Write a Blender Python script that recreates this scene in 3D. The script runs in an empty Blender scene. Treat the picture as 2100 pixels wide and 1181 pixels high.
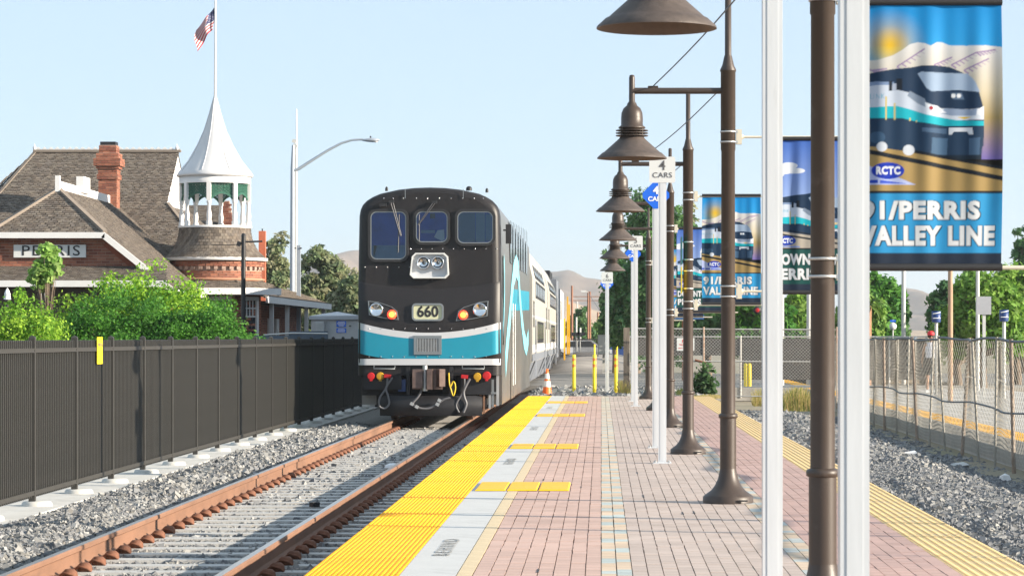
import bpy, math, random
import numpy as np
from mathutils import Vector, Matrix, noise as mnoise

R = math.radians
rnd = random.Random(7)
rng = np.random.default_rng(7)
scene = bpy.context.scene
col = scene.collection

# ------------------------------------------------------------------ camera
F = 5600.0            # focal length in photo pixels (photo is 2100 wide)
HX, HY = 1233.0, 692.0    # vanishing point of the track
CH = 1.45             # camera height over the platform
cam_d = bpy.data.cameras.new('camera')
cam = bpy.data.objects.new('camera', cam_d)
col.objects.link(cam)
cam.location = (0, 0, CH)
cam.rotation_euler = (R(90), 0, 0)
cam_d.sensor_width = 36
cam_d.lens = 36 * F / 2100
cam_d.shift_x = -(HX - 1050) / 2100
cam_d.shift_y = (HY - 590.5) / 2100
cam_d.clip_start = 0.5
cam_d.clip_end = 20000
cam_d.dof.use_dof = True
cam_d.dof.focus_distance = 50
cam_d.dof.aperture_fstop = 16
scene.camera = cam

# ------------------------------------------------------------------ light
SUN_EL, SUN_AZ = R(16.5), R(106)     # azimuth clockwise from +Y
world = bpy.data.worlds.new('World')
scene.world = world
world.use_nodes = True
wn = world.node_tree
for n in list(wn.nodes):
    wn.nodes.remove(n)
sky = wn.nodes.new('ShaderNodeTexSky')
sky.sky_type = 'NISHITA'
sky.sun_disc = False
sky.sun_elevation = SUN_EL
sky.sun_rotation = SUN_AZ
sky.altitude = 400
sky.air_density = 0.7
sky.dust_density = 0.0
sky.ozone_density = 3.0
bg = wn.nodes.new('ShaderNodeBackground')
bg.inputs[1].default_value = 0.125
wo = wn.nodes.new('ShaderNodeOutputWorld')
# a hazy summer sky: the blue of the air mixed evenly with pale haze, all round
hz = wn.nodes.new('ShaderNodeMix'); hz.data_type = 'RGBA'
hz.inputs[0].default_value = 0.78
hz.inputs[7].default_value = (2.12, 2.62, 2.98, 1)
wn.links.new(sky.outputs[0], hz.inputs[6])
wn.links.new(hz.outputs[2], bg.inputs[0])
wn.links.new(bg.outputs[0], wo.inputs[0])
sd = bpy.data.lights.new('sun', 'SUN')
sd.energy = 5.0
sd.angle = R(0.5)
sd.color = (1.0, 0.88, 0.72)
sun = bpy.data.objects.new('sun', sd)
col.objects.link(sun)
sdir = Vector((math.sin(SUN_AZ) * math.cos(SUN_EL), math.cos(SUN_AZ) * math.cos(SUN_EL), math.sin(SUN_EL)))
sun.rotation_euler = sdir.to_track_quat('Z', 'Y').to_euler()
sun.location = (40, -20, 30)
scene.view_settings.view_transform = 'Standard'
scene.view_settings.look = 'None'
scene.view_settings.exposure = 1.3
scene.view_settings.gamma = 1
scene.view_settings.use_curve_mapping = False
scene.cycles.max_bounces = 6
scene.cycles.transparent_max_bounces = 12

# ------------------------------------------------------------------ helpers
def W(px, py, Y):
    """photo direction at depth Y -> a point of the place"""
    return Vector(((px - HX) / F * Y, Y, CH - (py - HY) / F * Y))

def XP(px, Y):
    return (px - HX) / F * Y

def ZP(py, Y):
    return CH - (py - HY) / F * Y

def setp(o, label=None, cat=None, group=None, kind=None):
    if label: o['label'] = label
    if cat: o['category'] = cat
    if group: o['group'] = group
    if kind: o['kind'] = kind
    return o

def thing(name, loc, label, cat, group=None, rz=0):
    o = bpy.data.objects.new(name, None)
    o.empty_display_size = 0.2
    col.objects.link(o)
    o.location = loc
    o.rotation_euler = (0, 0, rz)
    return setp(o, label, cat, group)

def origin(p):
    v = Vector((0, 0, 0))
    while p is not None:
        v += p.location
        p = p.parent
    return v

def link(name, me, parent=None, loc=None):
    o = bpy.data.objects.new(name, me)
    col.objects.link(o)
    if parent is not None:
        o.parent = parent
    if loc is not None:
        o.location = loc
    return o

def dup(root, loc, label=None, group=None, rz=None):
    r = root.copy()
    col.objects.link(r)
    r.location = loc
    if rz is not None:
        r.rotation_euler = (0, 0, rz)
    if label: r['label'] = label
    if group: r['group'] = group
    for ch in list(root.children):
        c = ch.copy()
        col.objects.link(c)
        c.parent = r
        for g in list(ch.children):
            d = g.copy()
            col.objects.link(d)
            d.parent = c
    return r

def new_nodes(name):
    m = bpy.data.materials.new(name)
    m.use_nodes = True
    nt = m.node_tree
    for n in list(nt.nodes):
        nt.nodes.remove(n)
    out = nt.nodes.new('ShaderNodeOutputMaterial')
    return m, nt, out

def mat(name, c, rough=0.6, metal=0.0, var=0.15, vscale=6.0, bump=0.0, bscale=40.0,
        attr=False, emit=None, estr=0.0, spec=0.5, c2=None, trans=0.0, coat=0.0, stretch=None, dirt=None):
    m, nt, out = new_nodes(name)
    L = nt.links.new
    p = nt.nodes.new('ShaderNodeBsdfPrincipled')
    p.inputs['Roughness'].default_value = rough
    p.inputs['Metallic'].default_value = metal
    p.inputs['Specular IOR Level'].default_value = spec
    p.inputs['Coat Weight'].default_value = coat
    tc = nt.nodes.new('ShaderNodeTexCoord')
    vec = tc.outputs['Object']
    if stretch:
        mp = nt.nodes.new('ShaderNodeMapping')
        mp.inputs['Scale'].default_value = stretch
        L(vec, mp.inputs[0])
        vec = mp.outputs[0]
    base = None
    if attr:
        a = nt.nodes.new('ShaderNodeAttribute')
        a.attribute_name = 'col'
        base = a.outputs['Color']
    if var > 0 or c2 is not None:
        nz = nt.nodes.new('ShaderNodeTexNoise')
        nz.inputs['Scale'].default_value = vscale
        nz.inputs['Detail'].default_value = 6
        nz.inputs['Roughness'].default_value = 0.65
        L(vec, nz.inputs['Vector'])
        if attr:
            mx = nt.nodes.new('ShaderNodeMix')
            mx.data_type = 'RGBA'
            mx.blend_type = 'MULTIPLY'
            mx.inputs[0].default_value = 1.0
            cr = nt.nodes.new('ShaderNodeValToRGB')
            cr.color_ramp.elements[0].position = 0.3
            cr.color_ramp.elements[1].position = 0.7
            lo, hi = 1 - var, 1 + var
            cr.color_ramp.elements[0].color = (lo, lo, lo, 1)
            cr.color_ramp.elements[1].color = (hi, hi, hi, 1)
            L(nz.outputs[0], cr.inputs[0])
            L(base, mx.inputs[6])
            L(cr.outputs[0], mx.inputs[7])
            base = mx.outputs[2]
        else:
            cr = nt.nodes.new('ShaderNodeValToRGB')
            cr.color_ramp.elements[0].position = 0.3
            cr.color_ramp.elements[1].position = 0.7
            d = c2 if c2 is not None else tuple(min(1, x * (1 + var)) for x in c)
            a0 = c if c2 is not None else tuple(x * (1 - var) for x in c)
            cr.color_ramp.elements[0].color = (*a0, 1)
            cr.color_ramp.elements[1].color = (*d, 1)
            L(nz.outputs[0], cr.inputs[0])
            base = cr.outputs[0]
    if dirt is not None:
        n2 = nt.nodes.new('ShaderNodeTexNoise')
        n2.inputs['Scale'].default_value = dirt[1]
        n2.inputs['Detail'].default_value = 8
        n2.inputs['Roughness'].default_value = 0.7
        L(vec, n2.inputs['Vector'])
        r2 = nt.nodes.new('ShaderNodeValToRGB')
        r2.color_ramp.elements[0].position = dirt[2]
        r2.color_ramp.elements[1].position = min(1, dirt[2] + 0.18)
        r2.color_ramp.elements[0].color = (0, 0, 0, 1)
        r2.color_ramp.elements[1].color = (1, 1, 1, 1)
        L(n2.outputs[0], r2.inputs[0])
        mx = nt.nodes.new('ShaderNodeMix')
        mx.data_type = 'RGBA'
        L(r2.outputs[0], mx.inputs[0])
        if base is not None:
            L(base, mx.inputs[6])
        else:
            mx.inputs[6].default_value = (*c, 1)
        mx.inputs[7].default_value = (*dirt[0], 1)
        base = mx.outputs[2]
    if base is not None:
        L(base, p.inputs['Base Color'])
    else:
        p.inputs['Base Color'].default_value = (*c, 1)
    if bump > 0:
        nb = nt.nodes.new('ShaderNodeTexNoise')
        nb.inputs['Scale'].default_value = bscale
        nb.inputs['Detail'].default_value = 4
        L(vec, nb.inputs['Vector'])
        b = nt.nodes.new('ShaderNodeBump')
        b.inputs['Strength'].default_value = bump
        b.inputs['Distance'].default_value = 0.02
        L(nb.outputs[0], b.inputs['Height'])
        L(b.outputs[0], p.inputs['Normal'])
    if emit is not None:
        p.inputs['Emission Color'].default_value = (*emit, 1)
        p.inputs['Emission Strength'].default_value = estr
    sh = p.outputs[0]
    if trans > 0:
        t = nt.nodes.new('ShaderNodeBsdfTranslucent')
        if base is not None:
            L(base, t.inputs[0])
        else:
            t.inputs[0].default_value = (*c, 1)
        ms = nt.nodes.new('ShaderNodeMixShader')
        ms.inputs[0].default_value = trans
        L(sh, ms.inputs[1])
        L(t.outputs[0], ms.inputs[2])
        sh = ms.outputs[0]
    L(sh, out.inputs[0])
    return m

def glass_mat(name, tint=(0.7, 0.8, 0.9)):
    m, nt, out = new_nodes(name)
    L = nt.links.new
    tr = nt.nodes.new('ShaderNodeBsdfTransparent')
    tr.inputs[0].default_value = (*tint, 1)
    gl = nt.nodes.new('ShaderNodeBsdfGlossy')
    gl.inputs[0].default_value = (1, 1, 1, 1)
    gl.inputs['Roughness'].default_value = 0.03
    fr = nt.nodes.new('ShaderNodeFresnel')
    fr.inputs[0].default_value = 1.5
    ms = nt.nodes.new('ShaderNodeMixShader')
    L(fr.outputs[0], ms.inputs[0])
    L(tr.outputs[0], ms.inputs[1])
    L(gl.outputs[0], ms.inputs[2])
    L(ms.outputs[0], out.inputs[0])
    return m

class MB:
    """collects simple solids and links them as one mesh object"""
    def __init__(self):
        self.v = []; self.f = []; self.m = []; self.mats = []; self.sm = []
    def _mi(self, m):
        if m not in self.mats:
            self.mats.append(m)
        return self.mats.index(m)
    def raw(self, vs, fs, m, smooth=False):
        b = len(self.v)
        self.v.extend([tuple(x) for x in vs])
        i = self._mi(m)
        for f in fs:
            self.f.append([b + k for k in f]); self.m.append(i); self.sm.append(smooth)
        return self
    def box(self, x0, x1, y0, y1, z0, z1, m):
        vs = [(x0,y0,z0),(x1,y0,z0),(x1,y1,z0),(x0,y1,z0),(x0,y0,z1),(x1,y0,z1),(x1,y1,z1),(x0,y1,z1)]
        return self.raw(vs, [(0,3,2,1),(4,5,6,7),(0,1,5,4),(1,2,6,5),(2,3,7,6),(3,0,4,7)], m)
    def cbox(self, c, s, m, rz=0, rx=0, ry=0):
        M = Matrix.Rotation(rz, 3, 'Z') @ Matrix.Rotation(ry, 3, 'Y') @ Matrix.Rotation(rx, 3, 'X')
        vs = []
        for z in (-.5, .5):
            for x, y in ((-.5,-.5),(.5,-.5),(.5,.5),(-.5,.5)):
                vs.append(Vector(c) + M @ Vector((x*s[0], y*s[1], z*s[2])))
        return self.raw(vs, [(0,3,2,1),(4,5,6,7),(0,1,5,4),(1,2,6,5),(2,3,7,6),(3,0,4,7)], m)
    def bar(self, p0, p1, w, h, m):
        """a rectangular bar between two points"""
        p0 = Vector(p0); p1 = Vector(p1); d = (p1 - p0).normalized()
        up = Vector((0,0,1)) if abs(d.z) < 0.95 else Vector((0,1,0))
        s = d.cross(up).normalized(); u = s.cross(d).normalized()
        vs = []
        for p in (p0, p1):
            for a, b in ((-1,-1),(1,-1),(1,1),(-1,1)):
                vs.append(p + s*(a*w/2) + u*(b*h/2))
        return self.raw(vs, [(0,3,2,1),(4,5,6,7),(0,1,5,4),(1,2,6,5),(2,3,7,6),(3,0,4,7)], m)
    def tube(self, pts, r, m, n=8, cap=True, smooth=True):
        pts = [Vector(p) for p in pts]
        rs = r if isinstance(r, (list, tuple)) else [r] * len(pts)
        vs = []; fs = []
        prev = None
        for i, p in enumerate(pts):
            d = (pts[min(i+1, len(pts)-1)] - pts[max(i-1, 0)])
            if d.length < 1e-9: d = Vector((0,0,1))
            d.normalize()
            if prev is None:
                a = Vector((0,0,1)) if abs(d.z) < 0.9 else Vector((1,0,0))
                s = d.cross(a).normalized()
            else:
                s = (prev - d * prev.dot(d))
                s = s.normalized() if s.length > 1e-6 else d.orthogonal().normalized()
            prev = s
            u = d.cross(s)
            for k in range(n):
                t = 2*math.pi*k/n
                vs.append(p + (s*math.cos(t) + u*math.sin(t)) * rs[i])
        for i in range(len(pts)-1):
            for k in range(n):
                a = i*n+k; b = i*n+(k+1) % n
                fs.append((a, b, b+n, a+n))
        self.raw(vs, fs, m, smooth)
        if cap:
            self.raw(vs[:n], [tuple(reversed(range(n)))], m)
            self.raw(vs[-n:], [tuple(range(n))], m)
        return self
    def lathe(self, prof, c, m, n=20, smooth=True, ang=0.0, capb=False, capt=False):
        """prof: list of (radius, z)"""
        vs = []; fs = []
        for r, z in prof:
            for k in range(n):
                t = ang + 2*math.pi*k/n
                vs.append((c[0]+r*math.cos(t), c[1]+r*math.sin(t), c[2]+z))
        for i in range(len(prof)-1):
            for k in range(n):
                a = i*n+k; b = i*n+(k+1) % n
                fs.append((a, b, b+n, a+n))
        self.raw(vs, fs, m, smooth)
        if capb: self.raw(vs[:n], [tuple(reversed(range(n)))], m)
        if capt: self.raw(vs[-n:], [tuple(range(n))], m)
        return self
    def disc_y(self, c, r, th, m, n=20, mside=None):
        """a short cylinder facing -Y"""
        return self.tube([(c[0], c[1], c[2]), (c[0], c[1]-th, c[2])], r, m, n, smooth=False)
    def poly(self, pts, m):
        return self.raw(pts, [tuple(range(len(pts)))], m)
    def slab(self, pts, off, m):
        """a planar polygon given thickness along vector off"""
        off = Vector(off); n = len(pts)
        vs = [Vector(p) for p in pts] + [Vector(p) + off for p in pts]
        fs = [tuple(range(n)), tuple(reversed(range(n, 2*n)))]
        for i in range(n):
            j = (i+1) % n
            fs.append((j, i, i+n, j+n))
        return self.raw(vs, fs, m)
    def text(self, s, size, M, m, bold=0.0, sx=1.0, align='CENTER', spacing=1.0, th=0.0):
        v, f = text_geo(s, size, bold, align, spacing)
        if not len(v): return self
        vs = [M @ Vector((p[0]*sx, p[1], 0)) for p in v]
        return self.raw(vs, f, m)
    def build(self, name, parent=None, mesh_only=False):
        me = bpy.data.meshes.new(name)
        o = origin(parent)
        me.from_pydata([(x[0]-o.x, x[1]-o.y, x[2]-o.z) for x in self.v], [], self.f)
        for m in self.mats:
            me.materials.append(m)
        me.polygons.foreach_set('material_index', self.m)
        me.polygons.foreach_set('use_smooth', self.sm)
        me.update()
        if mesh_only:
            return me
        return link(name, me, parent)

_tc = {}
def text_geo(s, size, bold=0.0, align='CENTER', spacing=1.0):
    k = (s, size, bold, align, spacing)
    if k in _tc: return _tc[k]
    cu = bpy.data.curves.new('lettering', 'FONT')
    cu.body = s; cu.size = size; cu.align_x = align; cu.align_y = 'CENTER'
    cu.offset = bold * size; cu.resolution_u = 3; cu.space_character = spacing
    o = bpy.data.objects.new('lettering_tmp', cu)
    col.objects.link(o)
    bpy.context.view_layer.update()
    dg = bpy.context.evaluated_depsgraph_get()
    me = bpy.data.meshes.new_from_object(o.evaluated_get(dg))
    v = [tuple(x.co) for x in me.vertices]
    f = [tuple(p.vertices) for p in me.polygons]
    bpy.data.objects.remove(o); bpy.data.meshes.remove(me); bpy.data.curves.remove(cu)
    _tc[k] = (v, f)
    return _tc[k]

def mesh_quads(name, quads, mats, colors=None, parent=None, kind=None, nv=4, smooth=False):
    """quads: (n,nv,3) array of separate faces with a colour each"""
    quads = np.asarray(quads, dtype=np.float32)
    n = len(quads)
    o = np.array(origin(parent), dtype=np.float32)
    me = bpy.data.meshes.new(name)
    me.vertices.add(n*nv); me.loops.add(n*nv); me.polygons.add(n)
    me.vertices.foreach_set('co', (quads.reshape(-1, 3) - o).ravel())
    me.loops.foreach_set('vertex_index', np.arange(n*nv, dtype=np.int32))
    me.polygons.foreach_set('loop_start', np.arange(0, n*nv, nv, dtype=np.int32))
    me.polygons.foreach_set('loop_total', np.full(n, nv, dtype=np.int32))
    me.update(calc_edges=True)
    if colors is not None:
        a = me.attributes.new('col', 'FLOAT_COLOR', 'POINT')
        c = np.ones((n, nv, 4), dtype=np.float32)
        c[:, :, :3] = np.asarray(colors, dtype=np.float32)[:, None, :]
        a.data.foreach_set('color', c.ravel())
    for m in (mats if isinstance(mats, list) else [mats]):
        me.materials.append(m)
    ob = link(name, me, parent)
    if kind: ob['kind'] = kind
    return ob

def boxes_to_quads(c, h, top_only=False):
    """c,h: (n,3) centres and half sizes -> top, four sides"""
    x0, y0, z0 = (c - h).T; x1, y1, z1 = (c + h).T
    S = lambda *a: np.stack([np.stack(p, -1) for p in a], 1)
    top = S((x0,y0,z1),(x1,y0,z1),(x1,y1,z1),(x0,y1,z1))
    fr = S((x0,y0,z0),(x1,y0,z0),(x1,y0,z1),(x0,y0,z1))
    bk = S((x1,y1,z0),(x0,y1,z0),(x0,y1,z1),(x1,y1,z1))
    rt = S((x1,y0,z0),(x1,y1,z0),(x1,y1,z1),(x1,y0,z1))
    lf = S((x0,y1,z0),(x0,y0,z0),(x0,y0,z1),(x0,y1,z1))
    return [top, fr, bk, rt, lf]

def in_poly(P, x, y):
    """vectorised point in polygon, P list of 2D points"""
    ins = np.zeros(np.shape(x), bool)
    n = len(P)
    for i in range(n):
        x1, y1 = P[i]; x2, y2 = P[(i+1) % n]
        if y1 == y2: continue
        c = ((y1 > y) != (y2 > y)) & (x < (x2-x1)*(y-y1)/(y2-y1) + x1)
        ins ^= c
    return ins

def heights(nx, ny, X0, X1, Y0, Y1, fn, name, m, parent=None, kind='structure', smooth=True):
    xs = np.linspace(X0, X1, nx); ys = np.linspace(Y0, Y1, ny)
    vs = [(x, y, fn(x, y)) for y in ys for x in xs]
    fs = [(j*nx+i, j*nx+i+1, (j+1)*nx+i+1, (j+1)*nx+i) for j in range(ny-1) for i in range(nx-1)]
    b = MB().raw(vs, fs, m, smooth)
    o = b.build(name, parent)
    if kind: o['kind'] = kind
    return o

# ------------------------------------------------------------------ materials
M = {}
M['dirt'] = mat('dirt', (0.26, 0.22, 0.17), 0.95, var=0.3, vscale=0.8, bump=0.4, bscale=12)
M['ballast_base'] = mat('ballast_base', (0.20, 0.195, 0.18), 0.95, var=0.45, vscale=25, bump=1.0, bscale=28)
M['stone'] = mat('stone', (1, 1, 1), 0.9, var=0.12, vscale=30, attr=True)
M['concrete'] = mat('concrete', (0.55, 0.54, 0.51), 0.85, var=0.1, vscale=4, bump=0.15, bscale=60, dirt=((0.40, 0.39, 0.36), 1.5, 0.55))
M['tie'] = mat('tie_concrete', (0.44, 0.435, 0.42), 0.85, var=0.15, vscale=5, bump=0.2, bscale=50, dirt=((0.33, 0.28, 0.23), 3, 0.55))
M['rust'] = mat('rail_rust', (0.205, 0.108, 0.066), 0.8, var=0.25, vscale=3, bump=0.1, bscale=60, stretch=(1, 0.25, 1), dirt=((0.14, 0.078, 0.052), 5, 0.55))
M['rail_top'] = mat('rail_top', (0.55, 0.50, 0.45), 0.28, metal=0.9, var=0.1, vscale=3, stretch=(1, 0.1, 1))
M['clip'] = mat('clip_rust', (0.16, 0.065, 0.035), 0.8, var=0.3, vscale=20)
M['insulator'] = mat('insulator', (0.42, 0.38, 0.32), 0.8, var=0.2, vscale=20)
M['asphalt'] = mat('asphalt', (0.20, 0.195, 0.185), 0.9, var=0.2, vscale=1.5, bump=0.2, bscale=60)
M['slab'] = mat('slab_edge', (0.42, 0.41, 0.39), 0.9, var=0.15, vscale=3)
M['joint'] = mat('joint_sand', (0.25, 0.205, 0.18), 0.95, var=0.2, vscale=20)
M['white_conc'] = mat('white_concrete', (0.52, 0.52, 0.51), 0.8, var=0.06, vscale=3, bump=0.05, bscale=80, dirt=((0.40, 0.40, 0.39), 1.1, 0.56))
M['cream'] = mat('cream_paver', (0.60, 0.48, 0.31), 0.85, var=0.08, vscale=6, bump=0.1, bscale=80)
M['paver'] = mat('paver', (1, 1, 1), 0.85, var=0.15, vscale=1.1, attr=True, bump=0.12, bscale=90)
M['tac_y'] = mat('tactile_yellow', (0.84, 0.42, 0.006), 0.6, var=0.06, vscale=2, dirt=((0.66, 0.34, 0.02), 2.5, 0.6))
M['tac_y2'] = mat('tactile_pad', (0.86, 0.46, 0.005), 0.55, var=0.05, vscale=2)
M['tac_pale'] = mat('tactile_weathered', (0.68, 0.48, 0.22), 0.75, var=0.12, vscale=3, dirt=((0.58, 0.46, 0.30), 2.0, 0.5))
M['stencil'] = mat('stencil_grey', (0.30, 0.30, 0.29), 0.85, var=0.3, vscale=30)
M['fence_dark'] = mat('fence_dark', (0.040, 0.038, 0.034), 0.5, var=0.1, vscale=4, spec=0.4)
M['bronze'] = mat('bronze_paint', (0.050, 0.035, 0.027), 0.45, var=0.1, vscale=3, bump=0.06, bscale=160, dirt=((0.085, 0.066, 0.055), 7, 0.57))
M['bronze_rough'] = mat('bronze_dusty', (0.075, 0.058, 0.050), 0.6, var=0.25, vscale=25, bump=0.15, bscale=120)
M['bronze_in'] = mat('bronze_inside', (0.10, 0.065, 0.045), 0.6, var=0.2, vscale=20)
M['steel'] = mat('galv_steel', (0.55, 0.55, 0.54), 0.4, metal=0.7, var=0.1)
M['alu'] = mat('arm_tan', (0.60, 0.55, 0.44), 0.5, var=0.05)
M['lens'] = mat('lamp_lens', (0.5, 0.48, 0.42), 0.3, var=0)
M['white_post'] = mat('white_post', (0.56, 0.58, 0.605), 0.38, var=0.06, vscale=3, stretch=(9, 9, .6), dirt=((0.45, 0.45, 0.44), 2.2, 0.6))
M['sign_white'] = mat('sign_white', (0.62, 0.63, 0.62), 0.5, var=0.02)
M['sign_blue'] = mat('sign_blue', (0.01, 0.13, 0.70), 0.45, var=0.03)
M['ink_grey'] = mat('ink_grey', (0.10, 0.10, 0.105), 0.6, var=0)
M['ink_black'] = mat('ink_black', (0.015, 0.015, 0.018), 0.6, var=0)
M['ink_white'] = mat('ink_white', (0.8, 0.8, 0.8), 0.5, var=0)
M['ink_red'] = mat('ink_red', (0.6, 0.05, 0.04), 0.5, var=0)
M['yellow'] = mat('post_yellow', (0.86, 0.66, 0.01), 0.5, var=0.04)
M['orange'] = mat('cone_orange', (0.90, 0.16, 0.02), 0.5, var=0.04)
M['orange_band'] = mat('orange_band', (0.85, 0.22, 0.03), 0.5, var=0)
M['refl_white'] = mat('reflective_white', (0.8, 0.8, 0.8), 0.4, var=0.03)
M['rubber'] = mat('black_rubber', (0.018, 0.018, 0.020), 0.6, var=0.1)
M['wire'] = mat('wire_galv', (0.42, 0.41, 0.39), 0.5, metal=0.3, var=0.1)
M['wire_dull'] = mat('wire_dull', (.29,.275,.24), .7, var=.2, vscale=3)
M['bark_pole'] = mat('rusty_pipe', (.27,.21,.165), .8, var=.3, vscale=5)
M['cable'] = mat('cable', (0.10, 0.12, 0.14), 0.6, var=0)

# ------------------------------------------------------------------ ground, track bed, platform
gm = mat('ground_dirt', (0.30, 0.255, 0.19), 0.95, c2=(0.22, 0.20, 0.13), vscale=0.15, bump=0.5, bscale=6, dirt=((0.17, 0.18, 0.09), 0.06, 0.55))
b = MB()
b.raw([(-4500, -60, -.52), (4500, -60, -.52), (4500, 6000, -.52), (-4500, 6000, -.52)], [(0, 1, 2, 3)], gm)
g = b.build('ground'); g['kind'] = 'structure'

TOR = -0.20      # top of rail
XL, XR = -4.165, -2.66  # rail centre lines
XC = (XL + XR) / 2
PX0, PX1, PY0, PY1 = -1.817, 2.70, 6.0, 67.7    # platform

def bed_z(x, y):
    n = mnoise.noise(Vector((x*1.3, y*1.3, 0))) * 0.012 + mnoise.noise(Vector((x*.5, y*.3, 4))) * 0.012
    if x > -1.9: return -0.40 + n
    t = -x
    if t < 4.35: return -0.418 + n * .6
    if t < 4.95: return -0.418 + (t-4.35)/.6*0.101 + n
    return -0.317 - (t-4.95)/.85*0.075 + n
heights(30, 220, -5.95, -1.75, 8, 160, bed_z, 'track_bed', M['ballast_base'])
def right_z(x, y):
    return -0.40 - .17*min(1, max(0, (x-4.4)/1.3)) + mnoise.noise(Vector((x*.8, y*.5, 2))) * 0.025 + mnoise.noise(Vector((x*2.3, y*2, 7))) * 0.012  # dip toward the mesh fence added to deepen the shadow there
heights(24, 120, 2.72, 6.02, 8, 67.6, right_z, 'gravel_bed', M['ballast_base'])

def rocks(n, X0, X1, Y0, Y1, zf, smin, smax, name, pal, keep=None, lift=0.25):
    x = rng.uniform(X0, X1, n)
    # denser in front
    y = rng.uniform(Y0, Y1, n)
    if keep is not None:
        k = keep(x, y); x = x[k]; y = y[k]; n = len(x)
    z = np.array([zf(a, c) for a, c in zip(x, y)])
    s = rng.uniform(smin, smax, n) * (1 + 0.5*(rng.random(n) > .9))
    base = np.array([[-1,-1,-1],[1,-1,-1],[1,1,-1],[-1,1,-1],[-1,-1,1],[1,-1,1],[1,1,1],[-1,1,1]], float)
    v = base[None]*np.stack([rng.uniform(.7, 1.2, n), rng.uniform(.6, 1.1, n), rng.uniform(.45, .9, n)], -1)[:, None, :]
    v *= rng.uniform(.55, 1.15, (n, 8, 1))
    # random rotation
    q = rng.normal(size=(n, 4)); q /= np.linalg.norm(q, axis=1)[:, None]
    w_, a, b_, c = q.T
    Rm = np.stack([np.stack([1-2*(b_*b_+c*c), 2*(a*b_-c*w_), 2*(a*c+b_*w_)], -1),
                   np.stack([2*(a*b_+c*w_), 1-2*(a*a+c*c), 2*(b_*c-a*w_)], -1),
                   np.stack([2*(a*c-b_*w_), 2*(b_*c+a*w_), 1-2*(a*a+b_*b_)], -1)], 1)
    v = np.einsum('nij,nkj->nki', Rm, v) * (s/2)[:, None, None]
    v += np.stack([x, y, z + s*lift], -1)[:, None, :]
    faces = np.array([[0,3,2,1],[4,5,6,7],[0,1,5,4],[1,2,6,5],[2,3,7,6],[3,0,4,7]])
    Q = v[:, faces].reshape(-1, 4, 3)
    pal = np.array(pal)
    cc = pal[rng.integers(0, len(pal), n)] * rng.uniform(.75, 1.2, (n, 1))
    if X0 < 0:   # brake dust and rust lie thick beside the rails
        dr_ = np.minimum(abs(x-XL), abs(x-XR)); t_ = np.clip(1-(dr_-.08)/.30, 0, 1)[:, None]*.55*rng.random((n, 1))
        cc = cc*(1-t_) + np.array([.17, .115, .08])*t_
    C = np.repeat(cc, 6, axis=0)
    return mesh_quads(name, Q, M['stone'], C, kind='stuff')

PAL = [(0.237, 0.241, 0.241), (0.194, 0.198, 0.204), (0.271, 0.267, 0.254), (0.163, 0.168, 0.176), (0.241, 0.234, 0.219), (0.138, 0.142, 0.15), (0.297, 0.297, 0.288)]
def off_rails(x, y):
    return (abs(x - XL) > .10) & (abs(x - XR) > .10)
def ballast_keep(x, y):
    sp = 0.595
    ph = ((y - 16.0) / sp) % 1.0
    on_tie = (np.abs(ph - .5) > .30) & (x > XC - 1.28) & (x < XC + 1.28)
    thin = rng.random(len(x)) < .88
    return off_rails(x, y) & ~(on_tie & thin)
rocks(56000, -5.75, -1.84, 15.2, 30, bed_z, .024, .046, 'track_ballast', PAL, ballast_keep)
rocks(24000, -5.75, -1.84, 30, 56, bed_z, .034, .058, 'track_ballast', PAL, ballast_keep)
PALR = [(.20,.205,.215),(.165,.172,.185),(.245,.245,.24),(.13,.137,.15),(.19,.193,.197),(.285,.28,.265)]
rocks(46000, 2.74, 6.05, 17, 40, right_z, .028, .052, 'gravel', PALR)
rocks(22000, 2.74, 6.05, 40, 67.6, right_z, .04, .07, 'gravel', PALR)

# railway track
track = thing('railway_track', (XC, 16, TOR - .18), 'rusty railway track on concrete ties beside the yellow platform edge', 'railway track')
track['kind'] = 'structure'
for xr in (XL, XR):
    pr = [(-.068,-.18),(.068,-.18),(.068,-.168),(.022,-.150),(.009,-.135),(.009,-.055),(.016,-.046),(.034,-.038),(.034,-.012),(.026,-.001),(-.026,-.001),(-.034,-.012),(-.034,-.038),(-.016,-.046),(-.009,-.055),(-.009,-.135),(-.022,-.150),(-.068,-.168)]
    n = len(pr)
    bb = MB()
    vs = [(xr+p[0], y, TOR+p[1]) for y in (6.0, 190.0) for p in pr]
    bb.raw(vs, [(i, (i+1) % n, n+(i+1) % n, n+i) for i in range(n) if i not in (9,)], M['rust'])
    bb.raw(vs, [(9, 10, n+10, n+9)], M['rail_top'])
    bb.raw(vs[:n], [tuple(reversed(range(n)))], M['rust'])
    rl = bb.build('rail', track)
TS = 0.595
tb = MB().raw([(-1.27,-.13,-.2),(1.27,-.13,-.2),(1.27,.13,-.2),(-1.27,.13,-.2),(-1.27,-.105,.0),(1.27,-.105,.0),(1.27,.105,.0),(-1.27,.105,.0)],
              [(4,5,6,7),(0,1,5,4),(1,2,6,5),(2,3,7,6),(3,0,4,7)], M['tie'])
tie_me = tb.build('tie', mesh_only=True)
cb = MB()
cb.lathe([(.0,.075),(.035,.072),(.058,.05),(.062,.02),(.055,.0)], (0,0,0), M['clip'], n=8)
cb.tube([(-.07,-.05,.02),(-.03,-.075,.05),(.03,-.07,.035),(.06,-.05,.01)], .012, M['clip'], n=5)
cb.box(-.10,.03,-.03,.03,-.005,.022, M['insulator'])
clip_me = cb.build('rail_clip', mesh_only=True)
org = origin(track)
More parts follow.
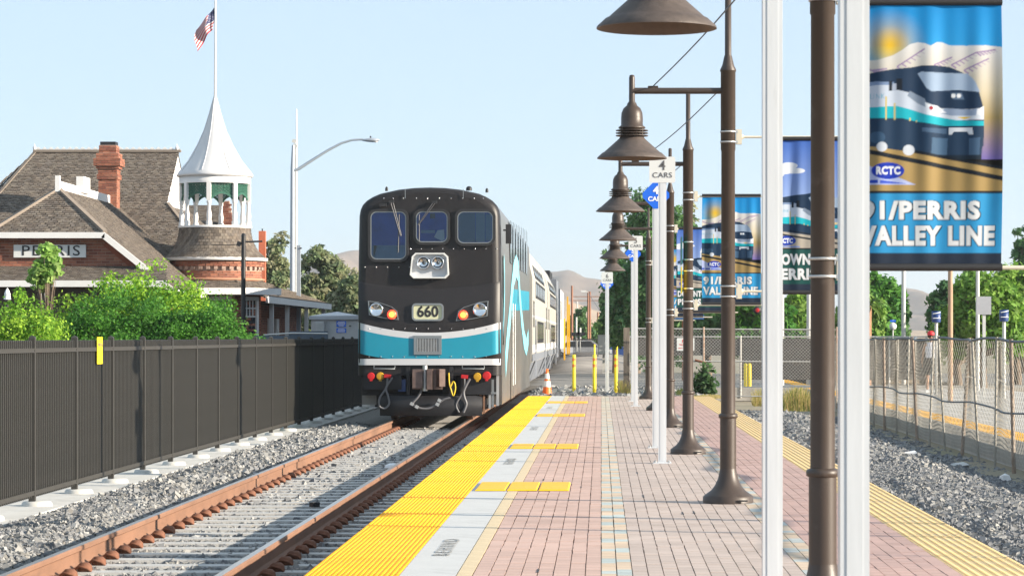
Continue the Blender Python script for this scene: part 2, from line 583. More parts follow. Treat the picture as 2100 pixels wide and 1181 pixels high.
for i in range(75):
    y = 16.0 + TS*i
    o = link('tie', tie_me, track, Vector((XC, y, TOR-.176)) - org)
    for xr in (XL, XR):
        for s in (1, -1):
            c = link('rail_clip', clip_me, track, Vector((xr + s*.125, y, TOR-.18)) - org)
            c.rotation_euler = (0, 0, 0 if s > 0 else math.pi)
bt = MB()
for i in range(75, 150):
    y = 16.0 + TS*i
    bt.box(XC-1.27, XC+1.27, y-.11, y+.11, TOR-.30, TOR-.178, M['tie'])
bt.build('far_ties', track)['kind'] = 'stuff'

# platform
plat = MB()
plat.box(PX0+.03, PX1-.03, PY0, PY1, -.75, -.026, M['joint'])
platform = plat.build('platform'); platform['kind'] = 'structure'
# truncated dome tiles
def dome_tile(w, l, nx, ny, m, stag=False):
    t = MB()
    t.box(-w/2+.002, w/2-.002, -l/2+.002, l/2-.002, -.04, -.002, m)
    for i in range(nx):
        for j in range(ny):
            x = -w/2 + (i+.5)*w/nx; y = -l/2 + (j+.5)*l/ny
            if stag: x += w/nx*(.25 if j % 2 else -.25)
            t.lathe([(.015 if stag else .0195, 0), (.009 if stag else .0115, .0068)], (x, y, -.0022), m, n=6, smooth=False, capt=True)
    return t.build('tactile_tile', mesh_only=True)
dls = []
for k, (c, sc_) in enumerate((((.84,.385,.005),2.5), ((.80,.36,.007),3.1), ((.86,.40,.005),1.9), ((.82,.375,.01),4.0))):
    dls.append(dome_tile(.583, .6, 9, 14, mat('tactile_yellow_%d' % k, c, .62, var=.08, vscale=2.2, dirt=((.50,.27,.03), sc_, .60)), True))
y = PY0 + .3
while y < PY1:
    link('tactile_tile', dls[rnd.randrange(4)], platform, (PX0+.2915, y, rnd.uniform(-.0015, .0015))); y += .6
dr = dome_tile(.49, .5, 8, 8, M['tac_pale'])
y = PY0 + .25
while y < PY1 - .2:
    link('tactile_tile', dr, platform, (PX1-.245, y, 0)); y += .5
# white strip panels
wp = MB().box(-.172, .172, -.753, .753, -.045, 0, M['white_conc']).build('concrete_panel', mesh_only=True)
y = PY0 + .755
while y < PY1:
    link('concrete_panel', wp, platform, (-1.0605, y, 0)); y += 1.51
bp = MB().box(-.046, .046, -.197, .197, -.045, .001, M['cream']).build('border_paver', mesh_only=True)
y = 14.2
while y < PY1:
    link('border_paver', bp, platform, (-.836, y, 0)); y += .4
for yy in (18.9, 32.0, 43.6, 56.5):
    Mt = Matrix.Translation((-1.06, yy, .004)) @ Matrix.Rotation(R(90), 4, 'Z') @ Matrix.Scale(2.2, 4, (1, 0, 0))
    MB().text('BEHIND', .155, Mt, M['stencil'], bold=.012, spacing=1.35).build('lettering', platform)
# raised yellow bars of three pads
pb = MB()
pb.raw([(-.145,-.70,0),(.145,-.70,0),(.145,.70,0),(-.145,.70,0),(-.133,-.69,.011),(.133,-.69,.011),(.133,.69,.011),(-.133,.69,.011)],
       [(4,5,6,7),(0,1,5,4),(1,2,6,5),(2,3,7,6),(3,0,4,7)], M['tac_y2'])
pad_me = pb.build('yellow_pad', mesh_only=True)
for k, yy in enumerate((26.5, 36.3, 50.9, 61.0)):
    for i in range(3):
        link('yellow_pad', pad_me, platform, (-1.05 + .3*i, yy, .004))

# pavers
def paver_color(x, y):
    if x < 0.0: c = (.50, .345, .29)
    elif x < .193:
        ph = (y / .44) % 2
        c = (.40, .455, .445) if ph < .7 else (.56, .435, .32)
    elif x < 1.25: c = (.455, .37, .325)
    elif x < 1.445:
        ph = (y / .44) % 2
        c = (.41, .44, .43) if ph < .7 else (.56, .435, .32)
    else: c = (.475, .315, .275)
    return c
cols_x = list(np.arange(8)*.0983 - .786 + .049) + [.048, .145] + list(.193 + (np.arange(11)+.5)*.0961) + [1.30, 1.397] + list(1.445 + (np.arange(8)+.5)*.0956)
wid = [.0983]*8 + [.0965]*2 + [.0961]*11 + [.0975]*2 + [.0956]*8
PL = .1965
pieces = []
for ci, (cx, cw) in enumerate(zip(cols_x, wid)):
    off = 0 if ci % 2 == 0 else PL/2
    yv = 11.0 + off
    while yv < PY1 - .1:
        pieces.append((cx, yv, cw)); yv += PL
pieces = np.array(pieces)
near = (pieces[:, 1] > 16.45) & (pieces[:, 1] < 18.42)
variants = {}
def pv_mesh(cw, c):
    k = (round(cw, 4), tuple(round(a, 3) for a in c))
    if k not in variants:
        c3 = np.array([[0, 0, -.0225]]); h3 = np.array([[cw/2-.0030, PL/2-.0010, .0225]])
        Q = np.concatenate(boxes_to_quads(c3, h3))
        ob = mesh_quads('paver', Q, M['paver'], np.repeat(np.array([c]), len(Q), 0))
        variants[k] = ob.data
        bpy.data.objects.remove(ob)
    return variants[k]
idx = np.where(near)[0][:300]
isn = np.zeros(len(pieces), bool); isn[idx] = True
for x, yv, cw in pieces[idx]:
    c = paver_color(x, yv); s = rnd.choice((.94, .97, 1.0, 1.03, 1.06))
    link('paver', pv_mesh(cw, tuple(a*s for a in c)), platform, (x, yv, rnd.uniform(-.002, .001)))
rest = pieces[~isn]
cc = np.stack([rest[:, 0]+rng.normal(0, .0012, len(rest)), rest[:, 1], rng.uniform(-.0245, -.0215, len(rest))], -1)
hh = np.stack([rest[:, 2]/2-.0030, np.full(len(rest), PL/2-.0010), np.full(len(rest), .0225)], -1)
qs = boxes_to_quads(cc, hh)
pc = np.array([paver_color(x, yv) for x, yv, _ in rest]) * rng.uniform(.93, 1.06, (len(rest), 1))
mesh_quads('far_pavers', np.concatenate(qs), M['paver'], np.tile(pc, (5, 1)), parent=platform, kind='stuff')

oj = MB()
for k in range(26):
    cx_ = rnd.choice(cols_x) + .049; yy = rnd.uniform(16.8, 46); L_ = rnd.uniform(.15, .45)
    if cx_ > 2.1: continue
    oj.box(cx_-.006, cx_+.006, yy, yy+L_, -.004, .0022, M['rubber'])
oj.build('open_joints', platform)['kind'] = 'stuff'
# concrete strip under the fence
st = MB()
y = 6.0
cs = MB().box(-6.75, -5.79, 0, 100, -.6, -.36, M['concrete']).build('concrete_strip'); cs['kind'] = 'structure'

# crossing, road and gravel beyond the platform
b = MB().box(-30, 60, 88, 118, -.6, -.10, M['asphalt']); o = b.build('road'); o['kind'] = 'structure'
for i in range(3):
    pass
def far_gravel(x, y):
    return -.06 + mnoise.noise(Vector((x*.6, y*.5, 9)))*.04 - max(0, y-84)*.01
heights(30, 30, -1.85, 2.9, 67.72, 87.9, far_gravel, 'far_gravel_bed', M['ballast_base'])
rocks(7000, -1.8, 2.8, 67.9, 80, far_gravel, .06, .12, 'gravel', PALR)
cr = MB().box(-1.7, 60, 84.0, 88.0, -.5, -.085, mat('crossing_panel', (.36,.335,.30), .9, var=.2, vscale=2)).build('crossing_panel'); cr['kind'] = 'structure'
def berm(x, y):
    a = max(0, 1-((x+.6)/4.2)**2) * max(0, 1-((y-150)/26)**2)
    return -.5 + 1.15*a + mnoise.noise(Vector((x*.4, y*.15, 3)))*.15*min(1, a*3)
heights(40, 40, -5.0, 4.0, 122, 180, berm, 'dirt_mound', mat('mound_dirt', (.25,.23,.21), .95, var=.3, vscale=.6, bump=.6, bscale=4))

# ------------------------------------------------------------------ left metal fence
FX = -6.13
def fence_Y(i): return F * 6.13 * (.857e-3 + .0688e-3 * i)
fence = thing('metal_fence', (FX, 30, -.36), 'dark bronze metal picket fence running along the left of the railway track', 'fence')
fo = origin(fence)
pm = MB()
pm.box(-.034, .034, -.034, .034, -.02, 1.80, M['fence_dark'])
pm.lathe([(.05, 1.80), (.045, 1.815), (.0, 1.835)], (0, 0, 0), M['fence_dark'], n=4, ang=R(45), smooth=False)
post_me = pm.build('post', mesh_only=True)
ft = MB().lathe([(.17, -.03), (.165, .025), (.15, .045), (.0, .05)], (0, 0, 0), M['concrete'], n=16)
foot_me = ft.build('post_footing', mesh_only=True)
pk = MB()
pk.box(-.0127, .0127, -.0127, .0127, .09, 1.77, M['fence_dark'])
pk.raw([(-.0127,-.0127,1.77),(.0127,-.0127,1.77),(.0127,.0127,1.77),(-.0127,.0127,1.77),(0,0,1.785)], [(0,1,4),(1,2,4),(2,3,4),(3,0,4)], M['fence_dark'])
pick_me = pk.build('picket', mesh_only=True)
rest = MB(); npk = 0
for i in range(-5, 36):
    y0, y1 = fence_Y(i), fence_Y(i+1)
    if i < 24:
        link('post', post_me, fence, Vector((FX, y0, -.36)) - fo)
        link('post_footing', foot_me, fence, Vector((FX + .05, y0, -.36)) - fo)
    else:
        rest.box(FX-.034, FX+.034, y0-.034, y0+.034, -.38, 1.45, M['fence_dark'])
    for zz in (1.31, -.22):
        rb = MB().box(FX-.022, FX+.030, y0+.036, y1-.036, zz-.020, zz+.020, M['fence_dark'])
        rb.box(FX+.030, FX+.034, y0+.036, y1-.036, zz-.024, zz-.014, M['fence_dark'])
        rb.box(FX+.030, FX+.034, y0+.036, y1-.036, zz+.014, zz+.024, M['fence_dark'])
        if i < 24:
            rb.build('rail', fence)
        else:
            rest.box(FX-.022, FX+.030, y0+.036, y1-.036, zz-.020, zz+.020, M['fence_dark'])
    for k in range(1, 24):
        y = y0 + (y1-y0)*k/24
        if i >= -1 and npk < 300:
            link('picket', pick_me, fence, Vector((FX, y, -.36)) - fo); npk += 1
        else:
            rest.box(FX-.0127, FX+.0127, y-.0127, y+.0127, -.27, 1.42, M['fence_dark'])
rest.build('far_pickets', fence)['kind'] = 'stuff'
yf = F*6.13/1035
sg = thing('fence_sign', (FX+.05, yf, 1.10), 'small yellow sign fixed to the top of the dark metal fence', 'sign')
MB().box(FX+.036, FX+.042, yf-.17, yf+.17, 1.13, 1.455, M['yellow']).build('panel', sg)
MB().text('WARNING', .06, Matrix.Translation((FX+.0445, yf, 1.36)) @ Matrix.Rotation(R(90), 4, 'Z') @ Matrix.Rotation(R(90), 4, 'X'), M['ink_grey'], bold=.02).build('lettering', sg)

# ------------------------------------------------------------------ platform lamps
LX = 1.115
LY = [13.9, 24.0, 34.1, 44.2, 54.4, 64.5]
def make_lamp():
    t = thing('street_lamp', (0, 0, 0), '', 'street lamp', 'bronze lamps along the platform')
    m = M['bronze']
    b = MB().lathe([(.222, 0), (.222, .055), (.205, .07), (.15, .11), (.115, .155), (.09, .21), (.076, .27), (.072, .30)], (0,0,0), m, n=32)
    b.box(.08, .16, -.2235, -.21, .022, .036, M['rubber'])
    b.build('base', t)
    b = MB().lathe([(.071, .28), (.071, .750)], (0,0,0), m, n=28)
    b.lathe([(.071, .740), (.084, .748), (.084, .775), (.071, .783), (.063, .786)], (0,0,0), m, n=28)
    b.lathe([(.063, .78), (.060, 3.09), (.065, 3.095), (.065, 3.78), (.071, 3.785), (.071, 3.80), (.052, 3.84), (.034, 3.92), (.029, 3.93), (.028, 4.50), (.0, 4.515)], (0,0,0), m, n=28)
    b.build('pole', t)
    b = MB().tube([(-.05, 0, 3.615), (-.84, 0, 3.615)], .028, m, 14)
    b.cbox((-.66, 0, 3.648), (.09, .03, .02), m)
    b.build('arm', t)
    cx = -.845
    b = MB().lathe([(.0, 3.735), (.02, 3.73), (.026, 3.71), (.027, 3.50), (.042, 3.48), (.045, 3.465), (.075, 3.44), (.092, 3.40), (.096, 3.36), (.096, 3.29), (.118, 3.275), (.118, 3.262), (.10, 3.258), (.10, 3.18)], (cx,0,.022), m, n=28)
    h = b.build('lamp_head', t)
    b = MB()
    for z in (3.245, 3.222, 3.199):
        b.lathe([(.09, z+.004), (.142, z+.003), (.142, z-.004), (.09, z-.004)], (cx,0,.022), m, n=28)
    for k in range(4):
        a = R(45+90*k)
        b.tube([(cx+.125*math.cos(a), .125*math.sin(a), 3.282), (cx+.125*math.cos(a), .125*math.sin(a), 3.212)], .006, m, 6)
    b.build('cooling_fins', t)
    b = MB().lathe([(.105, 3.19), (.112, 3.175), (.235, 3.065), (.245, 3.055), (.262, 3.048), (.305, 3.008), (.307, 2.998)], (cx,0,.022), M['bronze_rough'], n=40)
    b.lathe([(.307, 2.998), (.300, 2.998), (.255, 3.035), (.225, 3.055), (.10, 3.165), (.0, 3.17)], (cx,0,.022), M['bronze_in'], n=40)
    b.build('lamp_shade', t)
    b = MB().lathe([(.0, 3.045), (.11, 3.05), (.13, 3.075), (.135, 3.10)], (cx,0,.022), M['lens'], n=24)
    b.build('lens', t)
    for z in (3.21, 1.855):
        for dz in (.045, -.045):
            b = MB().lathe([(.066, z+dz-.007), (.072, z+dz-.007), (.072, z+dz+.007), (.066, z+dz+.007)], (0,0,0), M['steel'], n=24)
            b.cbox((.073, -.02, z+dz), (.025, .03, .02), M['steel'])
            b.build('clamp_band', t)
        b = MB().cbox((.095, 0, z), (.05, .06, .13), M['alu'])
        b.tube([(.10, 0, z), (.135, 0, z)], [.028, .02], M['alu'], 10)
        b.tube([(.12, 0, z), (1.10, 0, z)], .011, M['alu'], 10)
        b.build('banner_arm', t)
    return t
lamp0 = make_lamp()
LAMP_L = ['bronze street lamp nearest the camera, its wide shade cut by the top of the photo',
          'tall bronze street lamp with its whole bell shade in view, second along the platform',
          'bronze street lamp with a teal and yellow plate strapped to its pole',
          'bronze street lamp right behind the nearest pair of full white posts',
          'bronze street lamp second farthest along the platform, partly hidden behind white posts',
          'bronze street lamp farthest away at the platform end']
for i, y in enumerate(LY):
    if i == 0:
        lamp0.location = (LX + .012, y, 0); lamp0['label'] = LAMP_L[0]
    else:
        dup(lamp0, (LX + (-.03 if i == 2 else 0), y, 0), LAMP_L[i])
for c in lamp0.children:
    if c.name.startswith(('banner_arm', 'clamp_band')) and c.data.vertices[0].co.z < 2.5: c.location.z = -.05
WL = ['black cable running from the nearest lamp pole to the second lamp arm', 'black cable running from the second lamp pole to the third lamp arm',
      'black cable running from the third lamp pole to the fourth lamp arm']
for i in range(3):
    a = Vector((LX, LY[i], 3.70)); c = Vector((LX-.66, LY[i+1], 3.655))
    pts = [a.lerp(c, k/10) + Vector((0, 0, -.05*math.sin(math.pi*k/10))) for k in range(11)]
    setp(MB().tube(pts, .0055, M['cable'], 6).build('cable'), WL[i], 'cable', 'cables between the platform lamps')
# strapped plates on the third lamp
lx, ly = LX-.03, LY[2]
t = thing('pole_sign', (lx-.075, ly, 2.0), 'teal and yellow plates strapped edge-on to the third lamp pole', 'sign')
MB().box(lx-.088, lx-.080, ly-.30, ly+.30, 2.36, 2.70, mat('plate_teal', (.01,.16,.16), .5, var=0)).build('teal_plate', t)
MB().box(lx-.088, lx-.080, ly-.16, ly+.16, 2.00, 2.33, M['yellow']).build('yellow_plate', t)
for z in (2.42, 2.64, 2.06, 2.28):
    MB().lathe([(.062, z-.008), (.069, z-.008), (.069, z+.008), (.062, z+.008)], (lx, ly, 0), M['steel'], n=20).build('strap', t)

# ------------------------------------------------------------------ car stop signs on white posts
def stop_post(x, y, ztop, kind, num, label, zb=0.0):
    t = thing('sign_post', (x, y, zb), label, 'sign post', 'white posts with car stop signs')
    w = .045
    b = MB()
    b.box(x-w, x+w, y-w, y+w, zb+.012, ztop-.06, M['white_post'])
    b.box(x-w*.55, x+w*.55, y-w-.0025, y-w, zb+.03, ztop-.10, M['white_post'])
    b.box(x+w, x+w+.0025, y-w*.55, y+w*.55, zb+.03, ztop-.10, M['white_post'])
    b.build('post', t)
    b = MB().box(x-.105, x+.105, y-.105, y+.105, zb, zb+.012, M['white_post'])
    for sx in (-1, 1):
        for sy in (-1, 1):
            b.lathe([(.014, .012), (.014, .03), (.0, .032)], (x+sx*.08, y+sy*.08, zb), M['steel'], n=6, smooth=False)
    b.build('base_plate', t)
    yp = y - w - .006
    Rt = Matrix.Rotation(R(90), 4, 'X')
    if kind == 'white':
        h = .15; zc = ztop - h; r = .025
        pts = []
        for cx, cz, a0 in ((h-r, h-r, 0), (-h+r, h-r, 90), (-h+r, -h+r, 180), (h-r, -h+r, 270)):
            for k in range(5):
                a = R(a0 + 22.5*k)
                pts.append((x+cx+r*math.cos(a), yp, zc+cz+r*math.sin(a)))
        p = MB().slab(pts, (0, .004, 0), M['sign_white']).build('panel', t)
        if num:
            b = MB().text(num, .155, Matrix.Translation((x, yp-.003, zc+.044)) @ Rt, M['ink_grey'], bold=.012)
            b.text('CARS', .085, Matrix.Translation((x, yp-.003, zc-.065)) @ Rt, M['ink_grey'], bold=.006, sx=1.08, spacing=1.05)
            b.build('lettering', p)
    else:
        h = .205; zc = ztop - h
        c8 = .03
        pts = [(x+a, yp, zc+c) for a, c in ((h-c8, -c8), (h-c8, c8), (c8, h-c8), (-c8, h-c8), (-h+c8, c8), (-h+c8, -c8), (-c8, -h+c8), (c8, -h+c8))]
        p = MB().slab(pts, (0, .004, 0), M['sign_blue']).build('panel', t)
        if num:
            b = MB().text(num, .14, Matrix.Translation((x, yp-.003, zc+.062)) @ Rt, M['ink_white'], bold=.035)
            b.text('CARS', .082, Matrix.Translation((x, yp-.003, zc-.05)) @ Rt, M['ink_white'], bold=.035, sx=1.05)
            b.build('lettering', p)
    return t
stop_post(.785, 8.5, 3.55, 'white', '', 'thick white square post nearest the camera at the right')
stop_post(.788, 12.6, 3.50, 'blue', '', 'second white square post from the camera, left of the thick one')
stop_post(.703, 31.5, 3.53, 'white', '4', 'nearest full white post, its square sign reading four cars')
stop_post(.718, 35.9, 3.52, 'blue', '4', 'white post with a blue diamond sign just behind the four cars sign')
stop_post(.725, 57.6, 3.59, 'white', '5', 'white post with a square sign reading five cars, left of the lamps')
stop_post(.72, 62.0, 3.55, 'blue', '5', 'far white post whose blue diamond peeks out under the five cars sign')
stop_post(.155, 71.5, 3.16, 'white', '6', 'thin white post beyond the platform end, its square sign reading six cars', zb=-.06)
stop_post(.155, 75.5, 3.14, 'blue', '6', 'most distant white post, its blue diamond peeking out under the six cars sign', zb=-.06)

# ------------------------------------------------------------------ yellow delineators and cone
dm = MB().lathe([(.10, 0), (.10, .025), (.06, .04)], (0,0,0), M['rubber'], n=16, capt=True)
def delineator(x, y, z, label, root=None):
    if root is None:
        t = thing('delineator_post', (x, y, z), label, 'bollard', 'yellow delineator posts past the platform end')
        b = MB().lathe([(.10, 0), (.10, .025), (.05, .04), (.04, .05)], (x, y, z), M['rubber'], n=16); b.build('base', t)
        b = MB().lathe([(.047, .05), (.047, 1.04), (.042, 1.055), (.0, 1.058)], (x, y, z), M['yellow'], n=16); b.build('tube', t)
        for zz in (.93, .77):
            MB().lathe([(.0485, zz-.04), (.0485, zz+.04)], (x, y, z), M['orange_band'], n=16).build('reflective_band', t)
        return t
    return dup(root, (x, y, z), label)
d0 = delineator(XP(1177, 71.0), 71.0, -.05, 'yellow delineator post nearest the train')
delineator(XP(1219, 71.0), 71.0, -.05, 'middle yellow delineator post of three', d0)
delineator(XP(1263, 71.0), 71.0, -.05, 'yellow delineator post beside the chain link fence', d0)
cx, cy, cz = XP(1122, 69.3), 69.3, -.05
t = thing('traffic_cone', (cx, cy, cz), 'orange traffic cone with two white bands between train and platform', 'traffic cone')
MB().box(cx-.19, cx+.19, cy-.19, cy+.19, cz-.01, cz+.03, M['orange']).build('base', t)
cr_ = lambda z: .135 - z*.155
b = MB(); zz = [.03, .27, .271, .40, .401, .46, .461, .60, .601, .70]
b.lathe([(cr_(.03), .03), (cr_(.25), .25)], (cx,cy,cz), M['orange'], n=20)
b.lathe([(cr_(.40), .40), (cr_(.455), .455)], (cx,cy,cz), M['orange'], n=20)
b.lathe([(cr_(.59), .59), (cr_(.71), .71), (.0, .712)], (cx,cy,cz), M['orange'], n=20)
b.build('cone', t)
b = MB().lathe([(cr_(.25)+.002, .25), (cr_(.40)+.002, .40)], (cx,cy,cz), M['refl_white'], n=20); b.build('reflective_band', t)
b = MB().lathe([(cr_(.455)+.002, .455), (cr_(.59)+.002, .59)], (cx,cy,cz), M['refl_white'], n=20); b.build('reflective_band', t)

# ------------------------------------------------------------------ banners (printed cloth)
GW, GH = 176, 330      # print raster
def lin(c): return tuple(((v/255)/12.92 if v/255 <= .04045 else ((v/255+.055)/1.055)**2.4) for v in c)
class Print:
    """a flat print kept as colours per cloth point; coordinates are u 0..293, v 0..550"""
    def __init__(self, SS=2):
        self.w, self.h = GW*SS, GH*SS; self.SS = SS
        xs = (np.arange(self.w)+.5)/self.w*293; ys = (np.arange(self.h)+.5)/self.h*550
        self.X, self.Y = np.meshgrid(xs, ys)
        self.a = np.zeros((self.h, self.w, 3), np.float32)
    def poly(self, P, c):
        P = [(float(x), float(y)) for x, y in P]
        x0 = min(p[0] for p in P); x1 = max(p[0] for p in P); y0 = min(p[1] for p in P); y1 = max(p[1] for p in P)
        i0 = max(0, int(y0/550*self.h)-1); i1 = min(self.h, int(y1/550*self.h)+2)
        j0 = max(0, int(x0/293*self.w)-1); j1 = min(self.w, int(x1/293*self.w)+2)
        if i1 <= i0 or j1 <= j0: return
        m = in_poly(P, self.X[i0:i1, j0:j1], self.Y[i0:i1, j0:j1])
        self.a[i0:i1, j0:j1][m] = lin(c)
    def rect(self, x0, y0, x1, y1, c): self.poly([(x0,y0),(x1,y0),(x1,y1),(x0,y1)], c)
    def grad(self, x0, y0, x1, y1, c0, c1):
        m = (self.X >= x0) & (self.X <= x1) & (self.Y >= y0) & (self.Y <= y1)
        t = np.clip((self.Y-y0)/(y1-y0), 0, 1)[..., None]
        v = np.array(lin(c0))*(1-t) + np.array(lin(c1))*t
        self.a[m] = v[m]
    def glow(self, x, y, r, c, top, bot):
        d = np.sqrt((self.X-x)**2 + (self.Y-y)**2)/r
        t = (np.clip(1-d, 0, 1)**1.3)[..., None]*((self.Y > top) & (self.Y < bot))[..., None]
        self.a = self.a*(1-t) + np.array(lin(c), np.float32)*t
    def line(self, pts, w, c):
        for (x0, y0), (x1, y1) in zip(pts, pts[1:]):
            d = math.hypot(x1-x0, y1-y0) or 1; nx, ny = -(y1-y0)/d*w/2, (x1-x0)/d*w/2
            self.poly([(x0+nx,y0+ny),(x1+nx,y1+ny),(x1-nx,y1-ny),(x0-nx,y0-ny)], c)
    def ell(self, x, y, rx, ry, c):
        self.poly([(x+rx*math.cos(t*math.pi/16), y+ry*math.sin(t*math.pi/16)) for t in range(32)], c)
    def text(self, s, x0, x1, y0, y1, c, bold=.03):
        v, f = text_geo(s, 1.0, bold, 'LEFT', 1.12)
        v = np.array(v)
        if not len(v): return
        mn, mx = v.min(0), v.max(0)
        X = x0 + (v[:, 0]-mn[0])/(mx[0]-mn[0])*(x1-x0); Y = y1 - (v[:, 1]-mn[1])/(mx[1]-mn[1])*(y1-y0)
        for t in f: self.poly([(X[k], Y[k]) for k in t], c)
    def out(self):
        S = self.SS
        return self.a.reshape(GH, S, GW, S, 3).mean((1, 3))

NAVY = (24, 52, 82); WHITE = (214, 222, 232); TEAL = (18, 178, 196)
def draw_train(p, dx=0, dy=0):
    s = lambda L: [(x-1759+dx, y+3+dy) for x, y in L]
    p.poly(s([(1759,158),(1780,152),(1830,143),(1870,139),(1890,135),(1915,135),(1945,138),(1970,149),(1990,163),(2003,187),(2011,215),(2014,245),(2013,300),(1759,300)]), NAVY)
    p.poly(s([(1759,176),(1795,168),(1830,169),(1840,185),(1870,192),(1895,210),(1905,222),(1900,236),(1840,222),(1759,224)]), (196, 208, 226))
    p.poly(s([(1759,172),(1795,168),(1833,169),(1833,176),(1800,175),(1759,181)]), (122, 146, 184))
    p.poly(s([(1865,187),(1895,203),(1900,222),(1880,212),(1860,197)]), (130, 146, 168))
    p.poly(s([(1895,210),(1930,223),(1985,225),(2013,222),(2014,246),(1960,247),(1900,236)]), (208, 218, 232))
    p.poly(s([(1937,222),(1990,226),(2000,222),(1998,238),(1950,238),(1925,232)]), (146, 164, 192))
    p.poly(s([(1759,222),(1840,218),(1870,226),(1900,236),(1960,247),(2014,249),(2014,259),(1940,259),(1880,250),(1850,243),(1759,243)]), TEAL)
    p.poly(s([(1881,152),(1888,148),(1935,150),(1982,152),(1996,167),(2006,190),(1962,185),(1925,187),(1908,188),(1898,181)]), (158, 180, 208))
    p.poly(s([(1947,191),(1970,191),(1975,205),(1952,204)]), (92, 116, 146))
    p.ell(1953-1759+dx, 200+dy, 4.5, 4.5, (240,244,250)); p.ell(1964-1759+dx, 200+dy, 4.5, 4.5, (240,244,250))
    p.poly(s([(1897,215),(1920,217),(1940,232),(1915,232)]), (226, 232, 242))
    p.ell(1908-1759+dx, 225+dy, 4, 4, (160, 30, 50))
    p.poly(s([(1960,240),(1990,240),(1975,245)]), (224, 190, 60))
    p.poly(s([(2000,225),(2014,218),(2014,236),(1998,236)]), (228, 234, 244))
    p.rect(1823-1759+dx, 170+dy, 1830-1759+dx, 190+dy, (20,30,44)); p.rect(1838-1759+dx, 165+dy, 1850-1759+dx, 188+dy, (20,30,44))
    p.rect(1831-1759+dx, 175+dy, 1838-1759+dx, 190+dy, (170,182,204))
    for x, y0, y1 in ((1816,172,256),(1833,185,256),(1864,215,258),(1877,220,258)):
        p.rect(x-1759+dx, y0+dy+30, x+3-1759+dx, y1+dy, (206, 186, 116))
    p.text('METROLINK', 1740-1759+dx, 1815-1759+dx, 196+dy, 206+dy, (120, 176, 204), bold=0)
    p.poly(s([(1759,246),(1850,246),(1940,262),(2014,262),(2008,327),(1920,327),(1870,312),(1759,299)]), (26, 56, 86))
    for x in (1775, 1800): p.ell(x-1759+dx, 285+dy, 16, 12, (52, 84, 116))
    p.poly(s([(1890,262),(1940,264),(1940,275),(1890,270)]), (70, 98, 130))
    p.poly(s([(1944,262),(1990,262),(1992,276),(1984,276),(1980,270),(1954,270),(1950,276),(1944,276)]), (214, 222, 234))
    p.poly(s([(1910,282),(1942,284),(1940,318),(1908,316)]), (70, 102, 134)); p.poly(s([(1984,284),(2006,282),(2004,322),(1984,322)]), (64, 94, 126))
    p.poly(s([(1920,318),(2009,318),(2009,327),(1925,327)]), (14, 36, 54))

def track_lines(p, ground):
    p.poly([(0,299),(110,315),(293,350),(293,396),(0,396)], ground)
    p.line([(0,309),(293,369)], 9, (16, 28, 40)); p.line([(90,309),(293,348)], 6, (16, 28, 40))
    p.ell(50, 304, 11, 10, (206, 214, 226)); p.ell(104, 311, 12, 11, (206, 214, 226))

def rctc(p):
    p.poly([(0,330),(30,345),(120,382),(0,382)], (176, 188, 232))
    p.rect(0, 371, 14, 378, (30,70,190)); p.poly([(18,371),(42,372),(42,378),(18,378)], (30,70,190)); p.poly([(46,372),(100,379),(46,379)], (60,90,210))
    p.ell(62, 353, 33, 17, (14, 52, 176))
    p.text('RCTC', 38, 87, 344, 361, (236, 240, 248), bold=.05)

def words(p, l1, l2, c, x1a, x1b, x2a, x2b):
    p.rect(0, 396, 293, 522, c)
    p.rect(0, 394, 293, 399, (14, 26, 38))
    sh = tuple(int(v*.35) for v in c)
    for dx_, dy_ in ((2, 2), (-1, 1.5), (2, -1)):
        p.text(l1, x1a+dx_, x1b+dx_, 414+dy_, 454+dy_, sh, bold=.056); p.text(l2, x2a+dx_, x2b+dx_, 465+dy_, 506+dy_, sh, bold=.056)
    p.text(l1, x1a, x1b, 414, 454, (226, 230, 234), bold=.052); p.text(l2, x2a, x2b, 465, 506, (226, 230, 234), bold=.052)
    p.rect(0, 521, 293, 551, (32, 46, 66)); p.rect(0, 0, 293, 11, (20, 34, 56))

p = Print()
p.grad(0, 0, 293, 130, (0, 138, 214), (40, 160, 226))
p.glow(66, 98, 80, (206, 176, 70), 11, 140); p.glow(66, 98, 45, (222, 180, 40), 11, 140)
p.grad(0, 100, 293, 330, (216, 220, 226), (216, 220, 226))
p.grad(0, 100, 293, 140, (0, 145, 217), (60, 168, 224))
p.glow(66, 98, 80, (206, 190, 90), 100, 140); p.glow(66, 98, 45, (222, 184, 50), 100, 140)
mt = [(0,129),(41,127),(71,118),(90,107),(106,95),(122,91),(136,93),(148,98),(160,91),(172,91),(186,97),(220,98),(260,97),(293,101),(293,330),(0,330)]
keep = p.a.copy()
p.grad(0, 90, 293, 190, (220, 222, 226), (206, 196, 172)); p.grad(0, 190, 293, 245, (206, 196, 172), (168, 148, 100)); p.grad(0, 245, 293, 345, (168, 148, 100), (92, 84, 176))
mm = in_poly(mt, p.X, p.Y)
p.a[~mm] = keep[~mm]
for (xa, ya), (xb, yb) in (((80,141),(136,104)),((155,137),(192,121)),((190,137),(240,112)),((240,112),(280,106)),((215,148),(266,124)),((0,136),(30,148)),((30,148),(60,145))):
    p.line([(xa, ya), (xb, yb)], 3, (160, 140, 176))
    for k in range(6):
        t = k/6; x = xa+(xb-xa)*t; y = ya+(yb-ya)*t
        p.line([(x, y), (x+10, y+7*(1-t*.5))], 3*(1.1-t), (160, 140, 176))
draw_train(p)
track_lines(p, (170, 144, 92))
rctc(p)
words(p, '91/PERRIS', 'VALLEY LINE', (44, 150, 208), 8, 248, 6, 278)
PRINT_A = p.out()
p = Print()
p.grad(0, 0, 293, 250, (60, 108, 200), (150, 176, 226))
